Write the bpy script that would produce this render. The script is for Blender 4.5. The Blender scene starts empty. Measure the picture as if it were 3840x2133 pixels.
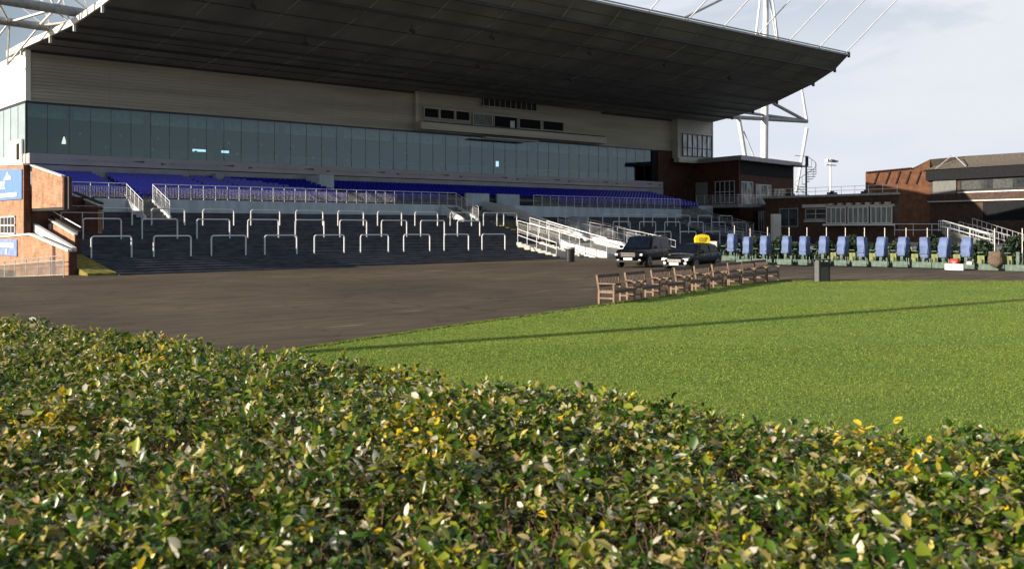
import bpy, bmesh, math, random
import numpy as np
from mathutils import Vector, Matrix, noise
random.seed(7); RNG = np.random.default_rng(11)
R = math.radians
SC = bpy.context.scene
COL = SC.collection

# ------------------------------------------------------------------ camera
cd = bpy.data.cameras.new('camera'); cam = bpy.data.objects.new('camera', cd); COL.objects.link(cam)
cam.location = (0, 0, 2.4); cam.rotation_euler = (R(90), 0, R(-40.8))
cd.sensor_width = 36; cd.lens = 34.94; cd.shift_y = -0.0553; cd.clip_end = 5000; cd.clip_start = 0.05
cd.dof.use_dof = True; cd.dof.focus_distance = 20; cd.dof.aperture_fstop = 5.6
SC.camera = cam
# ------------------------------------------------------------------ light
SUN_EL = 18.0
SUN_AZ = math.atan2(0.33, -0.945)                       # direction towards the sun, from +X
sd = Vector((math.cos(SUN_AZ)*math.cos(R(SUN_EL)), math.sin(SUN_AZ)*math.cos(R(SUN_EL)), math.sin(R(SUN_EL))))
sl = bpy.data.lights.new('sun', 'SUN'); sl.energy = 5.0; sl.angle = R(0.5); sl.color = (1.0, 0.89, 0.74)
so = bpy.data.objects.new('sun', sl); COL.objects.link(so); so.location = (0, 0, 80)
so.rotation_euler = sd.to_track_quat('Z', 'Y').to_euler()
W = bpy.data.worlds.new('World'); SC.world = W; W.use_nodes = True
nt = W.node_tree; nt.nodes.clear()
def N(nt, t, **k):
    n = nt.nodes.new(t)
    for a, b in k.items(): setattr(n, a, b)
    return n
out = N(nt, 'ShaderNodeOutputWorld'); bg = N(nt, 'ShaderNodeBackground')
sky = N(nt, 'ShaderNodeTexSky', sky_type='NISHITA'); sky.sun_disc = False
sky.sun_elevation = R(SUN_EL); sky.sun_rotation = math.atan2(sd.x, sd.y); sky.air_density = 1.0; sky.dust_density = 0.6
tc = N(nt, 'ShaderNodeTexCoord'); mp = N(nt, 'ShaderNodeMapping'); mp.inputs['Scale'].default_value = (1.0, 1.0, 3.6)
ns = N(nt, 'ShaderNodeTexNoise'); ns.inputs['Scale'].default_value = 2.6; ns.inputs['Detail'].default_value = 7; ns.inputs['Roughness'].default_value = .58; ns.inputs['Distortion'].default_value = .5
cr = N(nt, 'ShaderNodeValToRGB'); cr.color_ramp.elements[0].position = .33; cr.color_ramp.elements[0].color = (.45, .45, .45, 1); cr.color_ramp.elements[1].position = .47; cr.color_ramp.elements[1].color = (.96, .96, .96, 1)
ns2 = N(nt, 'ShaderNodeTexNoise'); ns2.inputs['Scale'].default_value = 6; ns2.inputs['Detail'].default_value = 6
cc = N(nt, 'ShaderNodeValToRGB'); cc.color_ramp.elements[0].color = (7.9, 8.5, 9.6, 1); cc.color_ramp.elements[1].color = (8.7, 9.05, 9.6, 1); cc.color_ramp.elements[0].position = .35; cc.color_ramp.elements[1].position = .68
mx = N(nt, 'ShaderNodeMixRGB')
L = nt.links.new
L(tc.outputs['Generated'], mp.inputs[0]); L(mp.outputs[0], ns.inputs[0]); L(mp.outputs[0], ns2.inputs[0])
L(ns.outputs[0], cr.inputs[0]); L(ns2.outputs[0], cc.inputs[0])
L(cr.outputs[0], mx.inputs[0]); L(sky.outputs[0], mx.inputs[1]); L(cc.outputs[0], mx.inputs[2])
L(mx.outputs[0], bg.inputs[0])
sz = N(nt, 'ShaderNodeSeparateXYZ'); L(tc.outputs['Generated'], sz.inputs[0]); mr = N(nt, 'ShaderNodeMapRange'); L(sz.outputs[2], mr.inputs[0]); mr.inputs[1].default_value = .10; mr.inputs[2].default_value = .24; mr.inputs[3].default_value = .6; mr.inputs[4].default_value = .18
add = N(nt, 'ShaderNodeMath', operation='ADD', use_clamp=True); L(cr.outputs[0], add.inputs[0]); L(mr.outputs[0], add.inputs[1]); mr2 = N(nt, 'ShaderNodeMapRange'); L(sz.outputs[0], mr2.inputs[0]); mr2.inputs[1].default_value = .20; mr2.inputs[2].default_value = .55; mr2.inputs[3].default_value = -.85; mr2.inputs[4].default_value = 0
add2 = N(nt, 'ShaderNodeMath', operation='ADD', use_clamp=True); L(add.outputs[0], add2.inputs[0]); L(mr2.outputs[0], add2.inputs[1]); L(add2.outputs[0], mx.inputs[0]); L(bg.outputs[0], out.inputs[0]); bg.inputs[1].default_value = 0.052
SC.view_settings.view_transform = 'Standard'; SC.view_settings.look = 'None'; SC.view_settings.exposure = 0.85; SC.view_settings.gamma = 1
SC.cycles.max_bounces = 8; SC.cycles.transparent_max_bounces = 12

# ------------------------------------------------------------------ materials
def mat(name, col, rough=.6, metal=0, var=.18, scale=3.0, bump=0, bscale=40, col2=None, spec=.5, coord='Object', stretch=None, vlo=.38, vhi=.62):
    m = bpy.data.materials.new(name); m.use_nodes = True; t = m.node_tree; b = t.nodes['Principled BSDF']; l = t.links.new
    b.inputs['Roughness'].default_value = rough; b.inputs['Metallic'].default_value = metal; b.inputs['Specular IOR Level'].default_value = spec
    c = N(t, 'ShaderNodeTexCoord'); n = N(t, 'ShaderNodeTexNoise'); n.inputs['Scale'].default_value = scale; n.inputs['Detail'].default_value = 5
    src = c.outputs[coord]
    if stretch:
        mm = N(t, 'ShaderNodeMapping'); mm.inputs['Scale'].default_value = stretch; l(src, mm.inputs[0]); src = mm.outputs[0]
    l(src, n.inputs[0]); r = N(t, 'ShaderNodeValToRGB'); l(n.outputs[0], r.inputs[0]); l(r.outputs[0], b.inputs['Base Color'])
    c2 = col2 if col2 else tuple(x*(1-var) for x in col); c1 = col if col2 else tuple(min(1, x*(1+var)) for x in col)
    r.color_ramp.elements[0].color = (*c2, 1); r.color_ramp.elements[1].color = (*c1, 1)
    r.color_ramp.elements[0].position = vlo; r.color_ramp.elements[1].position = vhi
    if bump:
        n2 = N(t, 'ShaderNodeTexNoise'); n2.inputs['Scale'].default_value = bscale; n2.inputs['Detail'].default_value = 4; l(src, n2.inputs[0])
        bp = N(t, 'ShaderNodeBump'); bp.inputs['Strength'].default_value = bump; bp.inputs['Distance'].default_value = .03; l(n2.outputs[0], bp.inputs['Height']); l(bp.outputs[0], b.inputs['Normal'])
    return m
def brick(name, c1, c2, mortar, sc=1.0):
    m = bpy.data.materials.new(name); m.use_nodes = True; t = m.node_tree; b = t.nodes['Principled BSDF']; l = t.links.new
    b.inputs['Roughness'].default_value = .88; b.inputs['Specular IOR Level'].default_value = .25
    c = N(t, 'ShaderNodeTexCoord'); s = N(t, 'ShaderNodeSeparateXYZ'); l(c.outputs['Object'], s.inputs[0])
    a = N(t, 'ShaderNodeMath', operation='ADD'); l(s.outputs[0], a.inputs[0]); l(s.outputs[1], a.inputs[1])
    cb = N(t, 'ShaderNodeCombineXYZ'); l(a.outputs[0], cb.inputs[0]); l(s.outputs[2], cb.inputs[1])
    br = N(t, 'ShaderNodeTexBrick'); l(cb.outputs[0], br.inputs[0]); br.inputs['Scale'].default_value = 1/sc
    br.inputs['Color1'].default_value = (*c1, 1); br.inputs['Color2'].default_value = (*c2, 1); br.inputs['Mortar'].default_value = (*mortar, 1)
    br.inputs['Brick Width'].default_value = .225; br.inputs['Row Height'].default_value = .075; br.inputs['Mortar Size'].default_value = .011; br.inputs['Bias'].default_value = .0
    n = N(t, 'ShaderNodeTexNoise'); n.inputs['Scale'].default_value = 1.7; n.inputs['Detail'].default_value = 8; n.inputs['Roughness'].default_value = .7; l(c.outputs['Object'], n.inputs[0])
    r = N(t, 'ShaderNodeValToRGB'); r.color_ramp.elements[0].position = .35; r.color_ramp.elements[0].color = (.62, .6, .6, 1); r.color_ramp.elements[1].position = .65; r.color_ramp.elements[1].color = (1.12, 1.1, 1.06, 1); l(n.outputs[0], r.inputs[0])
    x = N(t, 'ShaderNodeMixRGB', blend_type='MULTIPLY'); x.inputs[0].default_value = 1; l(br.outputs[0], x.inputs[1]); l(r.outputs[0], x.inputs[2]); l(x.outputs[0], b.inputs['Base Color'])
    bp = N(t, 'ShaderNodeBump'); bp.inputs['Strength'].default_value = .5; bp.inputs['Distance'].default_value = .01; bp.invert = True; l(br.outputs[1], bp.inputs['Height']); l(bp.outputs[0], b.inputs['Normal'])
    return m
def glassm(name, tint, fac=.25, rough=.03, refl=(.75, .9, 1)):
    m = bpy.data.materials.new(name); m.use_nodes = True; t = m.node_tree; t.nodes.clear(); l = t.links.new
    o = N(t, 'ShaderNodeOutputMaterial'); mxs = N(t, 'ShaderNodeMixShader'); tr = N(t, 'ShaderNodeBsdfTransparent'); gl = N(t, 'ShaderNodeBsdfGlossy')
    tr.inputs[0].default_value = (*tint, 1); gl.inputs['Roughness'].default_value = rough; gl.inputs[0].default_value = (*refl, 1)
    fr = N(t, 'ShaderNodeFresnel'); fr.inputs[0].default_value = 1.5; ad = N(t, 'ShaderNodeMath', operation='ADD'); ad.inputs[1].default_value = fac; ad.use_clamp = True
    l(fr.outputs[0], ad.inputs[0]); l(ad.outputs[0], mxs.inputs[0]); l(tr.outputs[0], mxs.inputs[1]); l(gl.outputs[0], mxs.inputs[2]); l(mxs.outputs[0], o.inputs[0])
    return m
def emis(name, col, s):
    m = bpy.data.materials.new(name); m.use_nodes = True; b = m.node_tree.nodes['Principled BSDF']
    b.inputs['Base Color'].default_value = (*col, 1); b.inputs['Emission Color'].default_value = (*col, 1); b.inputs['Emission Strength'].default_value = s
    return m

M = {}
M['white'] = mat('white_paint', (.70, .71, .72), .45, var=.07, scale=.8)
M['cream'] = mat('cream_panel', (.82, .80, .76), .5, var=.05, scale=.4)
M['clad'] = mat('beige_cladding', (.46, .435, .365), .5, var=.12, scale=.5, stretch=(.25, 1, 3), bump=.1)
M['clad2'] = mat('pale_cladding', (.46, .45, .42), .5, var=.1, scale=.6)
M['fascia'] = mat('white_concrete_shade_blue', (.42, .50, .56), .65, var=.12, scale=1.2, bump=.15, stretch=(1, 1, .4))  # white paint whose bluish shade is put into the base colour
M['band'] = mat('grey_balcony_panel', (.30, .295, .31), .5, var=.1, scale=.7)
M['navy'] = mat('navy_terrace_paint', (.044, .050, .064), .6, var=.35, scale=1.4, bump=.3, bscale=12, spec=.35)
M['nosing'] = mat('pale_step_edge', (.11, .115, .12), .7, col2=(.03, .034, .044), scale=1.6, stretch=(.5, 1, 1), vlo=.44, vhi=.60)  # paler, patchy strip along each step edge
M['tread'] = mat('worn_concrete_tread', (.16, .16, .15), .8, var=.25, scale=2, bump=.3)
M['moss'] = mat('mossy_concrete', (.26, .22, .03), .9, col2=(.11, .11, .02), scale=3, bump=.6)
M['concrete'] = mat('pale_concrete', (.36, .35, .32), .8, var=.15, scale=1.5, bump=.3)
M['roofsoffit'] = mat('grey_soffit_panel', (.185, .187, .160), .6, var=.18, scale=.35, stretch=(1, .5, .5))
M['purlin'] = mat('dark_purlin', (.035, .035, .033), .6, var=.1)
M['strip'] = mat('soffit_joint_strip', (.34, .34, .31), .5, var=.35, scale=1)
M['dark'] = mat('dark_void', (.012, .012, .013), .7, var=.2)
M['blackmet'] = mat('black_metal', (.02, .02, .022), .4, var=.2)
M['brick'] = brick('orange_brick', (.44, .215, .11), (.34, .155, .08), (.42, .33, .25))
M['brickdk'] = brick('red_brown_brick', (.115, .040, .028), (.075, .030, .022), (.10, .07, .055))  # also colours the shaded faces of the orange brick walls
M['brickbr'] = brick('brown_brick', (.105, .058, .042), (.07, .042, .033), (.09, .07, .058))
M['glass'] = glassm('facade_glass', (.52, .68, .70), .085, .02, (.56, .72, .78))
M['glassw'] = glassm('window_glass', (.55, .6, .62), .2)
M['carglass'] = glassm('car_glass', (.10, .12, .14), .06)
M['seat'] = mat('blue_seat_plastic', (.018, .022, .40), .32, var=.25, scale=6)
M['steel'] = mat('galvanised_steel', (.52, .53, .54), .45, .3, var=.15, scale=4)
M['greymet'] = mat('grey_steel', (.30, .31, .32), .5, var=.15)
M['wood'] = mat('shaded_teak', (.085, .050, .037), .65, var=.3, scale=9, stretch=(1, 1, .3), bump=.2)  # darker copy of the teak: shade of seat and back put into colour
M['bal'] = mat('galvanised_baluster', (.40, .40, .40), .5, var=.1)
M['wood_lit'] = mat('sunlit_teak', (.19, .118, .070), .65, var=.25, scale=9, stretch=(1, 1, .3), bump=.2)  # same teak made paler, sunlight on the end frames put into colour
M['signblue'] = mat('blue_sign', (.13, .25, .55), .4, var=.06)
M['signtxt'] = mat('white_lettering', (.85, .84, .84), .5, var=.02)
M['cloth'] = mat('blue_cover_fabric', (.10, .145, .29), .75, var=.22, scale=1.6, bump=.7, bscale=5)
M['green'] = mat('green_painted_board', (.065, .11, .085), .6, var=.3, scale=6)
M['ygreen'] = mat('yellow_green_board', (.13, .15, .035), .6, var=.25, scale=5)
M['carpaint'] = mat('black_car_paint', (.003, .004, .006), .22, var=.05, spec=.12)
M['chrome'] = mat('chrome', (.7, .7, .72), .18, 1, var=.05)
M['rubber'] = mat('tyre_rubber', (.018, .018, .018), .8, var=.1)
M['lamp'] = mat('headlight_lens', (.75, .77, .8), .12, .3, var=.03)
M['plate'] = mat('number_plate', (.85, .85, .82), .4, var=.02)
M['yellow'] = mat('yellow_sign_plastic', (.85, .62, .02), .35, var=.08)
M['red'] = mat('red_plastic', (.65, .04, .03), .4, var=.1)
M['sack'] = mat('brown_wicker', (.12, .085, .06), .9, var=.4, scale=25, bump=.8)
M['thatch'] = mat('brown_roof_tiles', (.105, .085, .065), .9, var=.45, scale=5, stretch=(1, 1, 2.5), bump=.8, bscale=14)
M['fasciadk'] = mat('dark_fascia_board', (.012, .013, .015), .8, var=.15, spec=.15)
M['curtain'] = mat('pale_curtain', (.20, .22, .22), .8, var=.5, scale=5, stretch=(6, 6, .2))
M['door'] = mat('grey_door', (.26, .29, .29), .5, var=.08)
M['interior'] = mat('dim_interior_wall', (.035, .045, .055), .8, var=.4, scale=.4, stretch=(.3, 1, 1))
M['ceil'] = mat('interior_ceiling', (.5, .56, .56), .8, var=.1)
M['carpet'] = mat('interior_carpet', (.08, .09, .1), .9, var=.1)
M['screen'] = emis('lit_screen', (.62, .85, 1.0), .9)
M['lampglow'] = emis('lamp_glow', (1, .9, .78), .9)
M['bark'] = mat('brown_twig', (.16, .085, .05), .8, var=.35, scale=20)

# tarmac
def tarmac_mat():
    m = bpy.data.materials.new('tarmac'); m.use_nodes = True; t = m.node_tree; b = t.nodes['Principled BSDF']; l = t.links.new
    b.inputs['Roughness'].default_value = .9; b.inputs['Specular IOR Level'].default_value = .18
    c = N(t, 'ShaderNodeTexCoord')
    def noise_(sc, det, st=None, ro=.6):
        src = c.outputs['Object']
        if st:
            mm = N(t, 'ShaderNodeMapping'); mm.inputs['Scale'].default_value = st; mm.inputs['Rotation'].default_value = (0, 0, R(-40.0+41)); l(src, mm.inputs[0]); src = mm.outputs[0]
        n = N(t, 'ShaderNodeTexNoise'); n.inputs['Scale'].default_value = sc; n.inputs['Detail'].default_value = det; n.inputs['Roughness'].default_value = ro; l(src, n.inputs[0]); return n
    a = noise_(.11, 6, None, .62); r = N(t, 'ShaderNodeValToRGB'); l(a.outputs[0], r.inputs[0])
    e = r.color_ramp.elements; e[0].position = .34; e[0].color = (.058, .045, .032, 1); e[1].position = .66; e[1].color = (.104, .080, .056, 1)
    s = noise_(2.2, 8, (.18, 1, 1), .7); r2 = N(t, 'ShaderNodeValToRGB'); l(s.outputs[0], r2.inputs[0]); e = r2.color_ramp.elements
    e[0].position = .34; e[0].color = (.58, .58, .60, 1); e[1].position = .60; e[1].color = (1.2, 1.18, 1.16, 1)
    x = N(t, 'ShaderNodeMixRGB', blend_type='MULTIPLY'); x.inputs[0].default_value = 1; l(r.outputs[0], x.inputs[1]); l(r2.outputs[0], x.inputs[2])
    # pale scuffs and dark repairs
    p = noise_(1.5, 5, (.16, 1, 1), .5); r3 = N(t, 'ShaderNodeValToRGB'); l(p.outputs[0], r3.inputs[0]); e = r3.color_ramp.elements; e[0].position = .665; e[0].color = (0, 0, 0, 1); e[1].position = .72; e[1].color = (.65, .65, .65, 1)
    x2 = N(t, 'ShaderNodeMixRGB'); l(r3.outputs[0], x2.inputs[0]); l(x.outputs[0], x2.inputs[1]); x2.inputs[2].default_value = (.24, .20, .155, 1)
    q = noise_(.55, 4, (.22, 1, 1), .5); r4 = N(t, 'ShaderNodeValToRGB'); l(q.outputs[0], r4.inputs[0]); e = r4.color_ramp.elements; e[0].position = .655; e[0].color = (0, 0, 0, 1); e[1].position = .69; e[1].color = (.7, .7, .7, 1)
    x3 = N(t, 'ShaderNodeMixRGB'); l(r4.outputs[0], x3.inputs[0]); l(x2.outputs[0], x3.inputs[1]); x3.inputs[2].default_value = (.045, .036, .03, 1)
    mm = N(t, 'ShaderNodeMapping'); mm.inputs['Rotation'].default_value = (0, 0, R(3)); l(c.outputs['Object'], mm.inputs[0])
    bk = N(t, 'ShaderNodeTexBrick'); l(mm.outputs[0], bk.inputs[0]); bk.inputs['Scale'].default_value = 1; bk.inputs['Brick Width'].default_value = 31; bk.inputs['Row Height'].default_value = 4.2; bk.inputs['Mortar Size'].default_value = .035; bk.inputs['Color1'].default_value = (1.06, 1.06, 1.06, 1); bk.inputs['Color2'].default_value = (.93, .93, .94, 1); bk.inputs['Mortar'].default_value = (.6, .6, .6, 1)
    xb = N(t, 'ShaderNodeMixRGB', blend_type='MULTIPLY'); xb.inputs[0].default_value = .8; l(x3.outputs[0], xb.inputs[1]); l(bk.outputs[0], xb.inputs[2])
    vo = N(t, 'ShaderNodeTexVoronoi', feature='DISTANCE_TO_EDGE'); vo.inputs['Scale'].default_value = .28; nd = noise_(1.2, 5); va = N(t, 'ShaderNodeVectorMath', operation='MULTIPLY_ADD'); l(nd.outputs[1], va.inputs[0]); va.inputs[1].default_value = (1.6, 1.6, 0); l(c.outputs['Object'], va.inputs[2]); l(va.outputs[0], vo.inputs[0])
    vr = N(t, 'ShaderNodeValToRGB'); l(vo.outputs[0], vr.inputs[0]); e = vr.color_ramp.elements; e[0].position = .004; e[0].color = (.55, .55, .55, 1); e[1].position = .012; e[1].color = (1, 1, 1, 1)
    xv = N(t, 'ShaderNodeMixRGB', blend_type='MULTIPLY'); xv.inputs[0].default_value = .7; l(xb.outputs[0], xv.inputs[1]); l(vr.outputs[0], xv.inputs[2]); x3 = xv
    g = noise_(60, 3); r5 = N(t, 'ShaderNodeValToRGB'); l(g.outputs[0], r5.inputs[0]); e = r5.color_ramp.elements; e[0].position = .3; e[0].color = (.75, .75, .75, 1); e[1].position = .7; e[1].color = (1.25, 1.25, 1.25, 1)
    x4 = N(t, 'ShaderNodeMixRGB', blend_type='MULTIPLY'); x4.inputs[0].default_value = 1; l(x3.outputs[0], x4.inputs[1]); l(r5.outputs[0], x4.inputs[2]); l(x4.outputs[0], b.inputs['Base Color'])
    bp = N(t, 'ShaderNodeBump'); bp.inputs['Strength'].default_value = .35; bp.inputs['Distance'].default_value = .02; l(g.outputs[0], bp.inputs['Height']); l(bp.outputs[0], b.inputs['Normal'])
    return m
M['tarmac'] = tarmac_mat()
def lawn_mat():
    m = bpy.data.materials.new('lawn'); m.use_nodes = True; t = m.node_tree; b = t.nodes['Principled BSDF']; l = t.links.new
    b.inputs['Roughness'].default_value = .85; b.inputs['Specular IOR Level'].default_value = .2
    c = N(t, 'ShaderNodeTexCoord'); f = N(t, 'ShaderNodeTexNoise'); f.inputs['Scale'].default_value = 14; f.inputs['Detail'].default_value = 9; f.inputs['Roughness'].default_value = .75; l(c.outputs['Object'], f.inputs[0])
    r = N(t, 'ShaderNodeValToRGB'); l(f.outputs[0], r.inputs[0]); e = r.color_ramp.elements; e[0].position = .34; e[0].color = (.075, .120, .012, 1); e[1].position = .62; e[1].color = (.220, .300, .046, 1)
    g = N(t, 'ShaderNodeTexNoise'); g.inputs['Scale'].default_value = .35; g.inputs['Detail'].default_value = 4; l(c.outputs['Object'], g.inputs[0])
    r2 = N(t, 'ShaderNodeValToRGB'); l(g.outputs[0], r2.inputs[0]); e = r2.color_ramp.elements; e[0].position = .35; e[0].color = (.82, .88, .9, 1); e[1].position = .65; e[1].color = (1.12, 1.06, .95, 1)
    x = N(t, 'ShaderNodeMixRGB', blend_type='MULTIPLY'); x.inputs[0].default_value = 1; l(r.outputs[0], x.inputs[1]); l(r2.outputs[0], x.inputs[2])
    h = N(t, 'ShaderNodeTexNoise'); h.inputs['Scale'].default_value = 1.8; h.inputs['Detail'].default_value = 6; l(c.outputs['Object'], h.inputs[0]); r3 = N(t, 'ShaderNodeValToRGB'); l(h.outputs[0], r3.inputs[0]); e = r3.color_ramp.elements; e[0].position = .62; e[0].color = (1, 1, 1, 1); e[1].position = .74; e[1].color = (1.25, 1.02, .9, 1)
    x5 = N(t, 'ShaderNodeMixRGB', blend_type='MULTIPLY'); x5.inputs[0].default_value = 1; l(x.outputs[0], x5.inputs[1]); l(r3.outputs[0], x5.inputs[2]); l(x5.outputs[0], b.inputs['Base Color'])
    bp = N(t, 'ShaderNodeBump'); bp.inputs['Strength'].default_value = 1.0; bp.inputs['Distance'].default_value = .04; l(f.outputs[0], bp.inputs['Height']); l(bp.outputs[0], b.inputs['Normal'])
    return m
M['lawn'] = lawn_mat()
def leaf_mat(name, stops, rough=.3, trans=.25, spec=.5):
    m = bpy.data.materials.new(name); m.use_nodes = True; t = m.node_tree; b = t.nodes['Principled BSDF']; l = t.links.new
    at = N(t, 'ShaderNodeAttribute'); at.attribute_name = 'rnd'; r = N(t, 'ShaderNodeValToRGB'); l(at.outputs['Fac'], r.inputs[0])
    cr = r.color_ramp; cr.interpolation = 'LINEAR'
    while len(cr.elements) < len(stops): cr.elements.new(.5)
    for e, (p, c) in zip(cr.elements, stops): e.position = p; e.color = (*c, 1)
    b.inputs['Roughness'].default_value = rough; b.inputs['Specular IOR Level'].default_value = spec; l(r.outputs[0], b.inputs['Base Color'])
    tr = N(t, 'ShaderNodeBsdfTranslucent'); l(r.outputs[0], tr.inputs[0]); ms = N(t, 'ShaderNodeMixShader'); ms.inputs[0].default_value = trans
    l(b.outputs[0], ms.inputs[1]); l(tr.outputs[0], ms.inputs[2]); l(ms.outputs[0], t.nodes['Material Output'].inputs[0])
    return m

# ------------------------------------------------------------------ mesh helpers
class MB:
    def __init__(s): s.v = []; s.f = []
    def add(s, vs, fs):
        o = len(s.v); s.v += [tuple(v) for v in vs]; s.f += [tuple(i+o for i in f) for f in fs]; return s
    def box(s, x0, x1, y0, y1, z0, z1):
        vs = [(x, y, z) for z in (z0, z1) for y in (y0, y1) for x in (x0, x1)]
        return s.add(vs, [(0, 2, 3, 1), (4, 5, 7, 6), (0, 1, 5, 4), (2, 6, 7, 3), (0, 4, 6, 2), (1, 3, 7, 5)])
    def tube(s, p, q, r=.03, n=6, r2=None):
        p, q = Vector(p), Vector(q); d = q-p
        if d.length < 1e-6: return s
        d.normalize(); a = Vector((0, 0, 1)) if abs(d.z) < .9 else Vector((1, 0, 0)); u = d.cross(a).normalized(); w = d.cross(u); r2 = r if r2 is None else r2
        vs = []
        for c, rr in ((p, r), (q, r2)):
            for i in range(n):
                t = 2*math.pi*(i+.5)/n; vs.append(c+u*math.cos(t)*rr+w*math.sin(t)*rr)
        return s.add(vs, [(i, i+n, (i+1) % n+n, (i+1) % n) for i in range(n)]+[tuple(range(n)), tuple(range(2*n-1, n-1, -1))])
    def path(s, pts, r, n=8):
        for a, b in zip(pts[:-1], pts[1:]): s.tube(a, b, r, n)
        return s
    def prism(s, poly, axis, a0, a1):
        """poly in the plane across axis ('x': (y,z), 'y': (x,z), 'z': (x,y))"""
        n = len(poly)
        def P(a, b, t): return {'x': (t, a, b), 'y': (a, t, b), 'z': (a, b, t)}[axis]
        vs = [P(a, b, a0) for a, b in poly]+[P(a, b, a1) for a, b in poly]
        return s.add(vs, [tuple(range(n)), tuple(range(2*n-1, n-1, -1))]+[(i, i+n, (i+1) % n+n, (i+1) % n) for i in range(n)])
    def bar(s, p, q, w, h):
        """rectangular bar from p to q (centre line), width w (horizontal), height h"""
        p, q = Vector(p), Vector(q); d = (q-p).normalized(); up = Vector((0, 0, 1))
        if abs(d.z) > .95: up = Vector((0, 1, 0))
        u = d.cross(up).normalized()*w/2; v = u.cross(d).normalized()*h/2
        vs = [c+a*u+b*v for c in (p, q) for a, b in ((-1, -1), (1, -1), (1, 1), (-1, 1))]
        return s.add(vs, [(0, 1, 2, 3), (7, 6, 5, 4), (0, 4, 5, 1), (1, 5, 6, 2), (2, 6, 7, 3), (3, 7, 4, 0)])
    def loft(s, rings, caps=True):
        n = len(rings[0]); vs = [p for r in rings for p in r]; fs = []
        for k in range(len(rings)-1):
            for i in range(n): fs.append((k*n+i, k*n+(i+1) % n, (k+1)*n+(i+1) % n, (k+1)*n+i))
        if caps: fs += [tuple(range(n))[::-1], tuple((len(rings)-1)*n+i for i in range(n))]
        return s.add(vs, fs)
    def build(s, name, m, parent=None, smooth=False, bevel=0, props=None):
        me = bpy.data.meshes.new(name)
        off = ORG.get(parent.name, Vector((0, 0, 0))) if parent else Vector((0, 0, 0))
        me.from_pydata([tuple(Vector(v)-off) for v in s.v], [], s.f); me.update()
        bm = bmesh.new(); bm.from_mesh(me); bmesh.ops.recalc_face_normals(bm, faces=bm.faces)
        if bevel: bmesh.ops.bevel(bm, geom=[e for e in bm.edges if e.calc_face_angle(0) > .5], offset=bevel, segments=1, affect='EDGES')
        bm.to_mesh(me); bm.free()
        if smooth: me.polygons.foreach_set('use_smooth', [True]*len(me.polygons)); me.set_sharp_from_angle(angle=.75)
        me.materials.append(m); o = bpy.data.objects.new(name, me); COL.objects.link(o)
        if parent: o.parent = parent; ORG[o.name] = off
        if props: o.update_tag()
        return o
ORG = {}
def thing(name, label, cat, loc=(0, 0, 0), group=None, rz=0):
    o = bpy.data.objects.new(name, None); COL.objects.link(o); o.location = loc; o.rotation_euler.z = rz; o.empty_display_size = .3
    o['label'] = label; o['category'] = cat
    if group: o['group'] = group
    ORG[o.name] = Vector(loc) if not rz else Vector((0, 0, 0))
    return o
def localthing(name, label, cat, group=None):
    o = thing(name, label, cat, (0, 0, 0), group); return o
def tag(o, label, cat, group=None, kind=None):
    if label: o['label'] = label
    if cat: o['category'] = cat
    if group: o['group'] = group
    if kind: o['kind'] = kind
    return o
def struct(o): o['kind'] = 'structure'; return o
def dup(root, loc, rz=None, label=None, group=None):
    r = root.copy(); COL.objects.link(r); r.location = loc
    if rz is not None: r.rotation_euler.z = rz
    if label: r['label'] = label
    if group: r['group'] = group
    for ch in list(root.children):
        c = ch.copy(); COL.objects.link(c); c.parent = r
        for g in ch.children:
            d = g.copy(); COL.objects.link(d); d.parent = c
    return r
_o1 = ['first', 'second', 'third', 'fourth', 'fifth', 'sixth', 'seventh', 'eighth', 'ninth', 'tenth', 'eleventh', 'twelfth', 'thirteenth', 'fourteenth', 'fifteenth', 'sixteenth', 'seventeenth', 'eighteenth', 'nineteenth']
_tens = ['', '', 'twent', 'thirt', 'fort', 'fift', 'sixt', 'sevent', 'eight', 'ninet']
def ordn(i):
    if i < 20: return _o1[i-1]
    if i % 10 == 0: return _tens[i//10]+'ieth'
    return _tens[i//10]+'y-'+_o1[i % 10-1]
def text_obj(name, s, size, loc, rot, m, parent=None, ext=.006, align='LEFT'):
    cu = bpy.data.curves.new(name, 'FONT'); cu.body = s; cu.size = size; cu.extrude = ext; cu.align_x = align
    o = bpy.data.objects.new(name, cu); COL.objects.link(o)
    dg = bpy.context.evaluated_depsgraph_get(); me = bpy.data.meshes.new_from_object(o.evaluated_get(dg)); bpy.data.objects.remove(o)
    o = bpy.data.objects.new(name, me); COL.objects.link(o); me.materials.clear(); me.materials.append(m)
    me.transform(Matrix.Translation(loc) @ Matrix.Rotation(rot[2], 4, 'Z') @ Matrix.Rotation(rot[0], 4, 'X'))
    if parent:
        me.transform(Matrix.Translation(-ORG.get(parent.name, Vector((0, 0, 0))))); o.parent = parent
    return o

# ------------------------------------------------------------------ ground
def zg(x, y):
    r = .15*min(1, max(0, (x-17)/33))
    if x < 17.4 and y > 52.8: r -= .055*(min(y, 70)-52.8)*min(1, max(0, (17.4-x)/.8))
    return r
def axis_pts(a, b, lo, hi, step): return sorted(set([a, a*.5+lo*.5]+[lo+i*step for i in range(int((hi-lo)/step)+1)]+[hi, hi*.5+b*.5, b]))
xs = axis_pts(-900, 1600, -12, 60, .8); ys = axis_pts(-900, 1600, 0, 76, .8)
mb = MB(); mb.v = [(x, y, zg(x, y)) for y in ys for x in xs]; nx = len(xs)
mb.f = [(j*nx+i, j*nx+i+1, (j+1)*nx+i+1, (j+1)*nx+i) for j in range(len(ys)-1) for i in range(nx-1)]
g = struct(mb.build('tarmac', M['tarmac'], smooth=True))
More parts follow.
